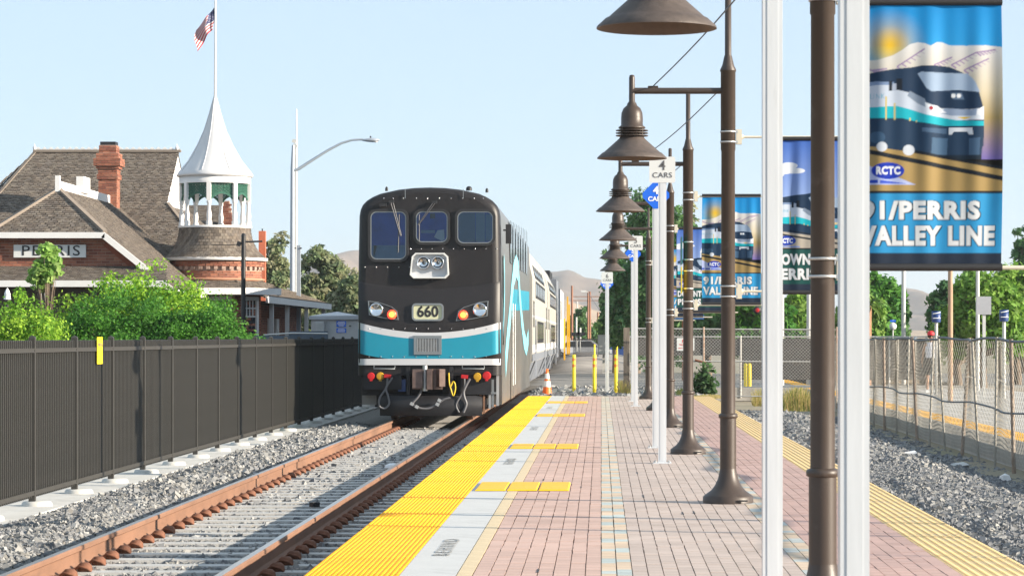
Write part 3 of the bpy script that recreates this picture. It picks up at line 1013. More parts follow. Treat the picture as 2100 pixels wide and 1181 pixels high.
for x, y, rx, ry in ((40, 120, 44, 14), (62, 104, 30, 12), (20, 134, 26, 12), (84, 122, 34, 10)): p.ell(x, y, rx, ry, (226, 232, 242))
p.poly([(150,165),(185,80),(220,165)], (228, 232, 238)); p.line([(185,20),(185,90)], 3, (228,232,238))
p.rect(187, 24, 215, 42, (196, 70, 80)); p.rect(187, 24, 198, 33, (40, 60, 130))
p.rect(154, 165, 216, 215, (222, 228, 234))
for k in range(4):
    p.rect(160+14*k, 180, 169+14*k, 210, (70, 110, 130)); p.rect(160+14*k, 168, 169+14*k, 178, (24, 84, 74))
p.rect(150, 215, 222, 250, (140, 88, 74))
draw_train(p, 8, 62)
p.rect(0, 372, 293, 396, (176, 168, 156))
p.poly([(0,330),(293,372),(293,396),(0,396)], (178, 170, 158))
p.line([(0,340),(293,388)], 6, (30,40,50)); p.line([(60,332),(293,372)], 4, (30,40,50))
p.ell(52, 368, 34, 17, (14, 60, 170)); p.text('RCTC', 30, 76, 359, 377, (236, 240, 248), bold=.05)
p.line([(0, 388), (100, 390)], 4, (110, 140, 214))
words(p, 'DOWNTOWN', 'PERRIS', (24, 82, 78), 8, 262, 8, 158)
PRINT_B = p.out()

M['cloth'] = mat('banner_cloth', (1, 1, 1), 0.65, var=0.0, attr=True, spec=0.25)
BW, BH = .727, 1.366
def banner_mesh(pr, seed):
    r = random.Random(seed)
    ph = [r.uniform(0, 6.28) for _ in range(6)]
    u = (np.arange(GW))/(GW-1); v = (np.arange(GH))/(GH-1)
    U, V = np.meshgrid(u, v)
    x = U*BW + .012*np.sin(V*3.1)*(U-.5)
    z = -V*BH
    fold = .5*(.010*np.sin(U*21+ph[0]+.6*np.sin(V*2+ph[1])) + .007*np.sin(U*37+ph[2]+V*1.3) + .013*np.sin(U*9+ph[3]+V*1.2))*(.35+.65*np.sin(np.pi*np.clip(V, .02, .98)))
    fold += .012*np.sin(V*4+ph[4])*(U-.2)
    yv = fold
    co = np.stack([x, yv, z], -1).reshape(-1, 3)
    ii = np.arange(GH*GW).reshape(GH, GW)
    f = np.stack([ii[1:, :-1], ii[1:, 1:], ii[:-1, 1:], ii[:-1, :-1]], -1).reshape(-1, 4)
    me = bpy.data.meshes.new('cloth')
    n = len(f)
    me.vertices.add(len(co)); me.loops.add(n*4); me.polygons.add(n)
    me.vertices.foreach_set('co', co.astype(np.float32).ravel())
    me.loops.foreach_set('vertex_index', f.astype(np.int32).ravel())
    me.polygons.foreach_set('loop_start', np.arange(0, n*4, 4, dtype=np.int32))
    me.polygons.foreach_set('loop_total', np.full(n, 4, dtype=np.int32))
    me.polygons.foreach_set('use_smooth', np.ones(n, bool))
    me.update(calc_edges=True)
    a = me.attributes.new('col', 'FLOAT_COLOR', 'POINT')
    c = np.ones((GH*GW, 4), np.float32); c[:, :3] = pr.reshape(-1, 3) * .72
    a.data.foreach_set('color', c.ravel())
    me.materials.append(M['cloth'])
    return me
meA, meB = banner_mesh(PRINT_A, 1), banner_mesh(PRINT_B, 5)
BL = [('large street banner with a train and 91/PERRIS VALLEY LINE beside the nearest lamp', meA, 1.309),
      ('street banner with DOWNTOWN PERRIS lettering on the second lamp', meB, 1.500),
      ('street banner with 91/PERRIS VALLEY LINE on the third lamp', meA, 1.262),
      ('DOWNTOWN PERRIS banner on the fourth lamp, partly hidden behind other banners', meB, 1.223),
      ('farthest train banner, only a strip of it showing between posts', meA, 1.30)]
for i, (lb, me, bx) in enumerate(BL):
    t = thing('street_banner', (bx, LY[i], (3.175, 3.215, 3.24, 3.235, 3.24)[i]), lb, 'banner', 'printed banners hung from the platform lamps')
    link('cloth', me, t)
    zt = t.location.z
    for z, nm in ((zt-.018, 'top_sleeve'), (zt-BH-.002, 'bottom_sleeve')):
        b = MB().tube([(bx-.004, LY[i], z), (bx+BW+.004, LY[i], z)], .020, M['rubber'], 10)
        b.build(nm, t)

# ------------------------------------------------------------------ the train
M['train_dark'] = mat('train_charcoal', (0.0165, 0.0148, 0.0158), 0.45, var=0.12, vscale=1.2, dirt=((0.031, 0.026, 0.025), 1.3, 0.55), coat=0.0, spec=0.35)
M['train_white'] = mat('train_white', (0.52, 0.53, 0.55), 0.4, var=0.03, vscale=2)
M['train_teal'] = mat('train_teal', (0.01, 0.235, 0.34), 0.38, var=0.05, vscale=2)
M['train_cyan'] = mat('train_cyan', (0.22, 0.60, 0.72), 0.4, var=0.04)
M['stainless'] = mat('stainless', (0.22, 0.212, 0.20), 0.36, metal=0.7, var=0.1, vscale=2, stretch=(1, 1, .2))
M['car_cream'] = mat('car_cream', (0.38, 0.365, 0.33), 0.45, var=0.05, vscale=1)
M['car_grey'] = mat('car_grey', (0.17, 0.185, 0.215), 0.45, var=0.08, vscale=1)
M['winframe'] = mat('window_rubber', (0.02, 0.02, 0.022), 0.5, var=0)
M['wintrim'] = mat('window_trim', (0.25, 0.27, 0.28), 0.35, metal=.5, var=0)
M['sky_backing'] = mat('cab_inside_sky', (0.012, 0.05, 0.24), 0.6, var=0.3, vscale=2)  # sky reflected in the cab panes, put into this blue backing colour
M['sky_backing2'] = mat('cab_console', (0.12, 0.18, 0.22), 0.6, var=0.1)
M['glass'] = glass_mat('window_glass', (.62, .80, 1.0))
M['darkglass'] = mat('dark_glass', (0.022, 0.028, 0.035), 0.08, var=0.1, spec=0.8)
M['under'] = mat('underframe', (0.012, 0.012, 0.015), 0.55, var=0.3, vscale=3)
M['coupler'] = mat('coupler_steel', (0.16, 0.11, 0.095), 0.45, metal=.5, var=0.3, vscale=8)
M['chrome'] = mat('chrome', (0.75, 0.76, 0.78), 0.15, metal=1.0, var=0)
M['plate'] = mat('plate_cream', (0.55, 0.55, 0.36), 0.4, var=0.04)
M['red_cap'] = mat('red_cap', (0.45, 0.010, 0.014), 0.5, var=0.1)
M['yel_cap'] = mat('yellow_cap', (0.45, 0.25, 0.012), 0.5, var=0.1)
M['tail'] = mat('tail_lamp', (0.9, 0.12, 0.03), 0.4, var=0, emit=(1.0, 0.05, 0.03), estr=0.6)
M['tail_core'] = mat('tail_core', (1, .45, .1), 0.4, var=0, emit=(1.0, 0.30, 0.04), estr=0.8)

TY = 54.1; TX = -3.41; S = 103.5
def fx(px): return TX + (px-880)/S
def fz(py): return 1.45 + (692-py)/S
def fy(x, extra=0.0):
    """depth of the rounded front at a height-independent corner radius"""
    d = abs(x-TX); r = .16; hw = 1.42
    if d <= hw-r: return TY + .03*(d/1.26)**2 - extra
    u = min(1, (d-(hw-r))/r)
    return TY + .03 + r*(1-math.sqrt(max(0, 1-u*u))) - extra

cab = thing('cab_car', (TX, TY, TOR), 'charcoal fronted cab car of the train with a white and teal band and number 660', 'train car', 'cars of the passenger train')
half = [(1.42,.70),(1.42,1.0),(1.42,2.28),(1.412,3.0),(1.395,3.86),(1.375,3.98),(1.33,4.08),(1.25,4.165),(1.13,4.24),(.98,4.305),(.62,4.385),(.3,4.42),(0,4.43)]
def ring(y, inset):
    pts = []
    for dx, z in half:
        k = (1.42-inset)/1.42
        pts.append((TX+dx*k, y, z - (inset*.7 if z > 3.9 else 0)))
    for dx, z in reversed(half[:-1]):
        k = (1.42-inset)/1.42
        pts.append((TX-dx*k, y, z - (inset*.7 if z > 3.9 else 0)))
    return pts
CE = 76.4
b = MB(); vs = []; ys = []
for t in (0, 22.5, 45, 67.5, 90):
    ins = .16*(1-math.sin(R(t))); ys.append((TY+.03+.16*(1-math.cos(R(t))), ins))
rings = [ring(y, i) for y, i in ys] + [ring(TY+.6, 0)]
n = len(rings[0])
for r_ in rings: vs += r_
fs = []
for i in range(len(rings)-1):
    for k in range(n-1):
        fs.append((i*n+k+1, i*n+k, (i+1)*n+k, (i+1)*n+k+1))
b.raw(vs, fs, M['train_dark'], True)
b.poly(list(reversed(rings[0])), M['train_dark'])
# lower skirt behind the front
b.build('front_shell', cab)
b = MB(); r0 = ring(TY+.6, 0); r1 = ring(CE, 0)
fs = [(k+1, k, n+k, n+k+1) for k in range(n-1)]
b.raw(r0+r1, fs, M['stainless'], True)
b.poly(r1, M['stainless'])
b.box(TX-1.41, TX+1.41, TY+.9, CE, .1, .70, M['stainless'])
b.build('body', cab)
# curved lower nose panel
b = MB(); N = 40
vs = []
for i in range(N+1):
    x = TX-1.40+2.80*i/N; d = (x-TX)/1.40
    zt = 2.42 + .14*d*d; y = fy(x)
    for z, e in ((.93, .0), (.96, .028), (1.6, .034), (zt-.05, .028), (zt, .002)):
        vs.append((x, y-e, z))
fs = [(i*5+j, (i+1)*5+j, (i+1)*5+j+1, i*5+j+1) for i in range(N) for j in range(4)]
b.raw(vs, fs, M['train_dark'], True)
b.build('nose_panel', cab)
def fstrip(name, zb, zt, m, e, x0=-1.415, x1=1.415, N=48):
    vs = []
    for i in range(N+1):
        x = TX+x0+(x1-x0)*i/N; d = x-TX
        y = fy(x, e if abs(d) < 1.40 else 0.006)
        vs += [(x, y, zb(d)), (x, y, zt(d))]
    return MB().raw(vs, [(2*i, 2*i+2, 2*i+3, 2*i+1) for i in range(N)], m, True).build(name, cab)
q = lambda a, c: (lambda d: a + (c-a)*(d/1.42)**2)
fstrip('white_swoosh', q(1.42, 1.62), q(1.545, 1.755), M['train_white'], .038)
fstrip('teal_panel', lambda d: 1.015 + .13*max(0, (abs(d)-.55)/.87)**1.7, q(1.42, 1.62), M['train_teal'], .0375)
fstrip('white_bumper_strip', lambda d: .905, lambda d: 1.03, M['train_white'], .042)
# rivets
b = MB()
def rivet(px, py):
    x, z = fx(px), fz(py); e = .036 if z < 2.4 else .002
    b.lathe([(.013, 0), (.010, .008), (.0, .012)], (0, 0, 0), M['chrome'], n=6)
    k = 18  # last lathe vertices are re-posed onto the front
    for i in range(len(b.v)-k, len(b.v)):
        a = b.v[i]; b.v[i] = (x+a[0], fy(x, e)-a[2], z+a[1])
for px in range(758, 1010, 24): rivet(px, 674)
for px in range(757, 1010, 24): rivet(px, 731)
for px in (787, 806, 827, 854, 877, 901, 925, 949, 972, 991): rivet(px, 407)
for px in range(842, 1020, 22): rivet(px, 510)
for px in (748, 772, 795, 818, 840, 840): rivet(px, 548)
b.build('rivets', cab)['kind'] = 'stuff'
b = MB()
b.bar((fx(831), fy(fx(831), .004), fz(388)), (fx(831), fy(fx(831), .004), fz(407)), .012, .008, M['wintrim'])
b.bar((fx(950), fy(fx(950), .004), fz(388)), (fx(950), fy(fx(950), .004), fz(407)), .012, .008, M['wintrim'])
b.build('roof_seam', cab)
b = MB()
for px, py, w in ((790, 387, .03), (960, 386, .06), (997, 390, .03)):
    b.lathe([(w, -.03), (w, .02), (w*.6, .05), (0, .055)], (fx(px), TY+.35, fz(py)), M['under'], n=10)
    b.tube([(fx(px), TY+.35, fz(py)), (fx(px), TY+.35, fz(py)+.06)], .008, M['under'], 6)
b.build('roof_antenna', cab)
# front windows
def rrect(x0, x1, z0, z1, r, n=6):
    pts = []
    for cx, cz, a0 in ((x1-r, z1-r, 0), (x0+r, z1-r, 90), (x0+r, z0+r, 180), (x1-r, z0+r, 270)):
        for k in range(n+1):
            a = R(a0+90*k/n); pts.append((cx+r*math.cos(a), cz+r*math.sin(a)))
    return pts
def ringmesh(outer, inner, y0, y1, m, b):
    n = len(outer)
    vs = [(x, y1, z) for x, z in outer] + [(x, y1, z) for x, z in inner] + [(x, y0, z) for x, z in outer] + [(x, y0, z) for x, z in inner]
    fs = []
    for k in range(n):
        j = (k+1) % n
        fs += [(k, n+k, n+j, j), (2*n+k, k, j, 2*n+j), (n+k, 3*n+k, 3*n+j, n+j)]
    b.raw(vs, fs, m)
def cab_window(px0, px1, py0, py1, kind):
    x0, x1, z1, z0 = fx(px0), fx(px1), fz(py0), fz(py1)
    yb = TY + .012
    b = MB()
    ringmesh(rrect(x0-.05, x1+.05, z0-.05, z1+.05, .16), rrect(x0, x1, z0, z1, .12), TY+.03, TY-.035, M['winframe'], b)
    ringmesh(rrect(x0, x1, z0, z1, .12), rrect(x0+.018, x1-.018, z0+.018, z1-.018, .105), TY+.02, TY-.026, M['wintrim'], b)
    w = b.build('cab_window', cab)
    P = rrect(x0+.01, x1-.01, z0+.01, z1-.01, .11)
    b = MB().poly([(x, TY-.004, z) for x, z in P], M['sky_backing'])
    if kind == 0:
        b.slab([(x0+.03, TY-.006, z0+.02), (x1-.03, TY-.006, z0+.02), (x1-.03, TY-.006, z0+.28), (x0+.03, TY-.006, z0+.28)], (0, .001, 0), M['sky_backing2'])
        b.slab([(x0+.06, TY-.006, z0+.02), (x0+.13, TY-.006, z0+.28), (x0+.06, TY-.006, z0+.28)], (0, .001, 0), M['car_cream'])
    elif kind == 1:
        b.slab([(x0+.1, TY-.006, z0+.18), (x1-.25, TY-.006, z0+.18), (x1-.25, TY-.006, z0+.24), (x0+.1, TY-.006, z0+.24)], (0, .001, 0), M['sky_backing2'])
        b.slab([(x1-.27, TY-.006, z0+.1), (x1-.2, TY-.006, z0+.24), (x1-.07, TY-.006, z0+.25), (x1-.06, TY-.006, z0+.06), (x1-.12, TY-.006, z0+.03)], (0, .001, 0), M['car_cream'])
        b.slab([(x1-.35, TY-.006, z1-.14), (x1-.25, TY-.006, z1-.14), (x1-.25, TY-.006, z1-.04), (x1-.35, TY-.006, z1-.04)], (0, .001, 0), M['winframe'])
    else:
        xm = x0 + (x1-x0)*.5
        b.slab([(x0+.03, TY-.006, z0+.03), (xm, TY-.006, z0+.03), (xm, TY-.006, z1-.03), (x0+.03, TY-.006, z1-.03)], (0, .001, 0), mat('blind', (.10, .14, .17), .6, var=.05))
        b.slab([(xm+.01, TY-.006, z0+.03), (x1-.16, TY-.006, z0+.03), (x1-.16, TY-.006, z1-.03), (xm+.01, TY-.006, z1-.03)], (0, .001, 0), mat('blind_pale', (.15, .20, .22), .6, var=.05))
        b.slab([(x1-.15, TY-.006, z0+.05), (x1-.03, TY-.006, z0+.05), (x1-.03, TY-.006, z1-.05), (x1-.15, TY-.006, z1-.05)], (0, .001, 0), M['sky_backing2'])
    b.build('cab_inside_sky', w)
    MB().poly([(x, TY-.018, z) for x, z in P], M['glass']).build('pane', w)
cab_window(760, 833, 434, 532, 0)
cab_window(853, 918, 434, 497, 1)
cab_window(938, 1011, 434, 499, 2)
# wipers
M['wiper'] = mat('wiper_arm', (.12,.12,.125), .45, metal=.4, var=0)
for pts, blade in ((((801, 414), (822, 484)), ((819, 440), (817, 518))), (((889, 415), (857, 462)), ((860, 440), (860, 496)))):
    b = MB()
    (a0, a1), (c0, c1) = pts, blade
    for o in (0, .05):
        b.tube([(fx(a0[0])+o, TY-.05, fz(a0[1])), (fx(a1[0])+o*.3, TY-.07, fz(a1[1]))], .008, M['wiper'], 6)
    b.tube([(fx(c0[0]), TY-.055, fz(c0[1])), (fx(c1[0]), TY-.055, fz(c1[1]))], .010, M['wiper'], 6)
    b.cbox((fx(a0[0])+.02, TY-.03, fz(a0[1])), (.10, .06, .05), M['winframe'])
    b.build('wiper', cab)
b = MB().cbox((fx(786), TY-.05, fz(421)), (.14, .09, .06), M['winframe']); b.build('wiper_motor', cab)
# upper headlights in an octagonal box
X0, X1, Z1, Z0 = fx(841), fx(921), fz(519), fz(571); c = .07
oct_ = [(X0+c, Z0), (X1-c, Z0), (X1, Z0+c), (X1-.02, Z1-c), (X1-c-.02, Z1), (X0+c+.04, Z1), (X0+.04, Z1-c), (X0, Z0+c)]
inn = [(X0+(x-X0-(X1-X0)/2)*.93+(X1-X0)/2, Z0+(z-Z0-(Z1-Z0)/2)*.90+(Z1-Z0)/2) for x, z in oct_]
b = MB(); ringmesh(list(reversed(oct_))[::-1], inn, TY+.02, TY-.10, M['sign_white'], b)
hb = b.build('headlight_housing', cab)
MB().poly([(x, TY-.012, z) for x, z in inn], M['train_white']).build('back_panel', hb)
def lampy(px, py, r, parent, rim=True):
    x, z = fx(px), fz(py); y = TY-.05
    b = MB()
    b.lathe([(r, 0), (r, .05), (r*.86, .055), (r*.82, .03), (r*.5, .008), (r*.28, .0), (.0, .0)], (0,0,0), M['chrome'], n=24)
    b.lathe([(r*.25, .0), (r*.22, .035), (0, .04)], (0,0,0), M['darkglass'], n=12)
    b.v = [(x+a[0], y-a[2], z+a[1]) for a in b.v]
    return b.build('headlight', parent)
lampy(869, 539, .125, hb); lampy(898, 539, .125, hb)
# lower light clusters
for sgn, P, hl, tl in ((1, ((755,617),(775,619),(804,629),(815,638),(818,656),(790,653),(757,646)), (772, 635), (804, 645)),
                       (-1, ((1002,617),(985,619),(951,630),(940,638),(935,658),(965,655),(1000,648)), (984, 635), (950, 646))):
    o = [(fx(x), fz(y)) for x, y in P]
    if sgn > 0: pass
    cx = sum(x for x, _ in o)/len(o); cz = sum(z for _, z in o)/len(o)
    inn = [(cx+(x-cx)*.93, cz+(z-cz)*.92) for x, z in o]
    b = MB()
    ringmesh(o, inn, TY, TY-.062, M['wintrim'], b)
    b.poly([(x, TY-.045, z) for x, z in inn], M['winframe'])
    cl = b.build('light_cluster', cab)
    x, z = fx(hl[0]), fz(hl[1])
    b = MB().lathe([(.135, 0), (.135, .02), (.115, .025), (.10, .01), (.06, -.005), (0, -.008)], (0,0,0), M['chrome'], n=24)
    b.v = [(x+a[0], TY-.055-a[2], z+a[1]) for a in b.v]; b.build('headlight', cl)
    x, z = fx(tl[0]), fz(tl[1])
    b = MB().lathe([(.095, 0), (.092, .03), (.07, .045), (.055, .05)], (0,0,0), M['tail'], n=20)
    b.lathe([(.058, .0505), (.0, .056)], (0,0,0), M['tail_core'], n=20)
    b.v = [(x+a[0], TY-.05-a[2], z+a[1]) for a in b.v]; b.build('tail_lamp', cl)
# number plate
X0, X1, Z1, Z0 = fx(845), fx(910), fz(622), fz(658)
b = MB()
ringmesh(rrect(X0, X1, Z0, Z1, .08), rrect(X0+.035, X1-.035, Z0+.035, Z1-.035, .055), TY, TY-.075, M['wintrim'], b)
b.poly([(x, TY-.055, z) for x, z in rrect(X0+.03, X1-.03, Z0+.03, Z1-.03, .06)], M['plate'])
npl = b.build('number_plate', cab)
MB().text('660', .30, Matrix.Translation(((X0+X1)/2, TY-.060, (Z0+Z1)/2)) @ Matrix.Rotation(R(90), 4, 'X'), M['ink_black'], bold=.025, sx=.95).build('lettering', npl)
# grille
X0, X1, Z1, Z0 = fx(849), fx(906), fz(688), fz(727)
b = MB()
ringmesh([(X0,Z0),(X1,Z0),(X1,Z1),(X0,Z1)], [(X0+.06,Z0+.06),(X1-.06,Z0+.06),(X1-.06,Z1-.06),(X0+.06,Z1-.06)], TY, TY-.065, M['wintrim'], b)
b.poly([(X0+.05,TY-.04,Z0+.05),(X1-.05,TY-.04,Z0+.05),(X1-.05,TY-.04,Z1-.05),(X0+.05,TY-.04,Z1-.05)], M['winframe'])
gr = b.build('grille', cab)
b = MB()
for k in range(14):
    x = X0+.075+(X1-X0-.15)*k/13
    b.box(x-.007, x+.007, TY-.058, TY-.041, Z0+.06, Z1-.06, M['steel'])
b.build('slats', gr)['kind'] = 'stuff'
# coupler, buffers, hoses
b = MB().box(TX-1.36, TX+1.36, TY+.35, TY+.9, .30, .90, M['under'])
b.box(TX-1.30, TX-.55, TY+.05, TY+.4, .42, .86, M['under']); b.box(TX+.62, TX+1.22, TY+.05, TY+.4, .32, .86, M['under'])
b.box(TX-.45, TX-.38, TY, TY+.4, .3, .9, M['under']); b.box(TX+.40, TX+.48, TY, TY+.4, .3, .9, M['under'])
b.box(TX-.62, TX-.47, TY+.08, TY+.3, .38, .62, mat('blue_box', (.02,.05,.16), .5, var=.1))
b.build('end_frame', cab)
b = MB()
b.cbox((TX-.02, TY-.05, .63), (.58, .5, .40), M['coupler'])
b.cbox((TX-.20, TY-.35, .64), (.20, .25, .36), M['coupler']); b.cbox((TX+.04, TY-.38, .63), (.10, .32, .40), M['coupler'])
b.cbox((TX+.24, TY-.34, .66), (.12, .25, .34), M['coupler'], rz=.4)
b.lathe([(.05, .40), (.05, .90)], (TX-.06, TY-.36, 0), M['steel'], n=12, capt=True)
b.build('coupler', cab)
# plow
b = MB(); N = 16; vs = []
for i in range(N+1):
    x = -.98+2.03*i/N; cv = .20*(1-(abs(x-.03)/1.02)**2)
    for z, e in ((.30, .10), (.20, .02), (.05, .0), (-.10, .07)):
        vs.append((TX+x, TY+.02-cv+e, z))
b.raw(vs, [(i*4+j, (i+1)*4+j, (i+1)*4+j+1, i*4+j+1) for i in range(N) for j in range(3)], M['under'], True)
b.box(TX-.9, TX+.95, TY+.14, TY+.5, .0, .32, M['under'])
b.build('plow', cab)
for name, px, py, m, r in (('red_socket', 761, 771, 'red_cap', .075), ('yellow_socket', 780, 771, 'yel_cap', .08), ('yellow_socket', 979, 772, 'yel_cap', .08), ('red_socket', 998, 770, 'red_cap', .085)):
    x, z = fx(px), fz(py)
    b = MB().lathe([(r, 0), (r, .09), (r*.85, .11), (0, .115)], (0,0,0), M[m], n=12, smooth=False)
    b.v = [(x+a[0], TY+.06-a[2], z+a[1]) for a in b.v]
    b.cbox((x, TY-.0, z-r*.95), (.05, .09, .05), M[m])
    b.build(name, cab)
for px, py in ((795, 771), (953, 772)):
    MB().cbox((fx(px), TY+.0, fz(py)), (.13, .14, .07), M['red_cap'], ry=.1).build('hose_valve', cab)
def hose(P, r, m, y=None):
    pts = [Vector((fx(a), TY-.12 if y is None else y, fz(c))) for a, c in P]
    out = []
    for i in range(len(pts)-1):
        p0 = pts[max(i-1, 0)]; p1 = pts[i]; p2 = pts[i+1]; p3 = pts[min(i+2, len(pts)-1)]
        for k in range(4):
            t = k/4
            out.append(.5*((2*p1)+(p2-p0)*t+(2*p0-5*p1+4*p2-p3)*t*t+(3*p1-p0-3*p2+p3)*t**3))
    out.append(pts[-1])
    return MB().tube(out, r, m, 8).build('hose', cab)
M['hose'] = mat('hose_grey', (.13, .13, .14), .5, var=.1)
hose([(796,775),(793,795),(780,815),(779,832),(790,837),(799,828),(797,812),(793,795),(806,774)], .020, M['hose'])
hose([(953,776),(952,800),(940,820),(936,832),(942,845)], .018, M['hose']); hose([(964,776),(952,800),(953,815),(957,828),(951,845)], .026, M['hose'])
hose([(867,798),(860,812),(848,827),(858,834),(872,837),(885,835),(897,828),(912,818),(925,815)], .022, M['hose'], TY-.3)
for px, py in ((847, 827), (857, 833), (899, 828), (903, 820)):
    MB().cbox((fx(px), TY-.31, fz(py)), (.07, .06, .06), M['steel'], ry=.5).build('hose_fitting', cab)
M['ychain'] = mat('yellow_chain', (.70, .50, .02), .5, var=.1)
hose([(921,764),(922,785),(926,800),(930,811),(934,800),(934,788),(930,782),(925,792)], .013, M['ychain'])
for x0, x1 in ((767, 810), (948, 993)):
    MB().tube([(fx(x0), TY-.0, fz(750)), (fx(x0), TY-.06, fz(756)), (fx(x1), TY-.06, fz(756)), (fx(x1), TY-.0, fz(750))], .012, M['wintrim'], 6).build('grab_iron', cab)
b = MB()
b.bar((fx(966), TY+.1, fz(806)), (fx(1018), TY+.1, fz(806)), .05, .04, M['wintrim'])
b.bar((fx(985), TY+.12, fz(806)), (fx(985), TY+.12, fz(848)), .04, .04, M['rust']); b.bar((fx(992), TY+.12, fz(806)), (fx(992), TY+.12, fz(848)), .04, .04, M['rust'])
b.bar((fx(1004), TY+.12, fz(806)), (fx(1004), TY+.12, fz(838)), .045, .045, M['steel']); b.bar((fx(1010), TY+.12, fz(778)), (fx(1010), TY+.12, fz(835)), .045, .045, M['wintrim'])
b.bar((fx(1020), TY+.15, fz(770)), (fx(1020), TY+.15, fz(832)), .05, .05, M['steel'])
b.build('step_ladder', cab)
def bogie(parent, yc, x=TX):
    b = MB()
    for s in (-1, 1):
        b.box(x+s*1.02-.09, x+s*1.02+.09, yc-1.6, yc+1.6, .05, .30, M['under'])
        b.lathe([(.14, 0), (.14, .34)], (x+s*1.02, yc-.35, .0), M['under'], n=10); b.lathe([(.14, 0), (.14, .34)], (x+s*1.02, yc+.35, .0), M['under'], n=10)
        for d in (-1.3, 1.3):
            b.box(x+s*1.02-.13, x+s*1.02+.13, yc+d-.17, yc+d+.17, .05, .40, M['under'])
    b.box(x-1.0, x+1.0, yc-.25, yc+.25, .1, .38, M['under'])
    bg_ = b.build('bogie', parent)
    for d in (-1.3, 1.3):
        w = MB()
        for s in (-1, 1):
            w.tube([(x+s*.69, yc+d, .25), (x+s*.82, yc+d, .25)], .45, M['coupler'], 24, smooth=False)
        w.tube([(x-.7, yc+d, .25), (x+.7, yc+d, .25)], .08, M['under'], 10)
        w.build('wheelset', bg_)
bogie(cab, TY+2.4); bogie(cab, CE-2.6)
# side of the cab car
SX = TX+1.42
def sy(px): return F*(-SX)/(HX-px)
def sz(px, py): return CH-(py-HY)/F*sy(px)
def side_quad(b, P, m, e=.006, th=.004):
    pts = [(SX+e, sy(px), sz(px, py)) for px, py in P]
    b.slab(pts, (-th, 0, 0), m)
b = MB(); side_quad(b, [(1047,592),(1085,598),(1085,636),(1047,637)], M['train_teal'], .004); b.build('teal_block', cab)
def swoosh(P, w0, w1):
    L = [Vector((0, sy(a), sz(a, c))) for a, c in P]
    b = MB(); vs = []
    for i, p in enumerate(L):
        d = (L[min(i+1, len(L)-1)]-L[max(i-1, 0)]).normalized(); nrm = Vector((0, -d.z, d.y))
        w = (w0+(w1-w0)*i/(len(L)-1))
        vs += [(SX+.009, p.y+nrm.y*w, p.z+nrm.z*w), (SX+.009, p.y-nrm.y*w, p.z-nrm.z*w)]
    b.raw(vs, [(2*i, 2*i+1, 2*i+3, 2*i+2) for i in range(len(L)-1)], M['train_cyan'])
    return b.build('cyan_swoosh', cab)
swoosh([(1033,528),(1034,560),(1034,600),(1033,640),(1031,680)], .12, .16)
swoosh([(1036,748),(1040,700),(1045,650),(1049,600),(1053,562),(1058,545),(1062,556),(1065,600),(1069,650),(1074,695),(1079,712),(1083,690)], .30, .22)
for a, c in ((1046, 1050), (1052, 1055.5), (1057.5, 1061), (1063, 1066), (1068, 1071), (1073, 1076), (1078, 1081)):
    b = MB(); side_quad(b, [(a, 452+(a-1046)*.6), (c, 455+(c-1046)*.6), (c, 540+(c-1046)*.7), (a, 538+(a-1046)*.7)], M['darkglass'], .007); b.build('side_window', cab)
for y0, y1 in ((TY+6.0, TY+7.2), (TY+7.4, TY+8.6)):
    d = MB().box(SX, SX+.010, y0, y1, .10, 2.05, M['stainless']).build('door', cab)
    MB().box(SX+.010, SX+.016, y0+.3, y1-.3, 1.0, 1.85, M['darkglass']).build('pane', d)
    MB().tube([(SX+.05, y0-.1, .4), (SX+.05, y0-.1, 2.2)], .014, M['steel'], 8).build('handrail', d)
MB().box(SX, SX+.006, TY+1.0, TY+1.6, 1.3, 3.1, M['darkglass']).build('side_window', cab)
b = MB().cbox((fx(1041), TY+.55, fz(478)), (.11, .22, .38), M['winframe']); b.bar((fx(1030), TY+.55, fz(470)), (fx(1041), TY+.55, fz(470)), .03, .03, M['winframe']); b.build('side_mirror', cab)
b = MB().cbox((fx(737), TY+.9, fz(483)), (.12, .30, .60), M['wintrim']); b.bar((fx(746), TY+.9, fz(470)), (fx(738), TY+.9, fz(470)), .03, .03, M['wintrim']); b.build('side_mirror', cab)

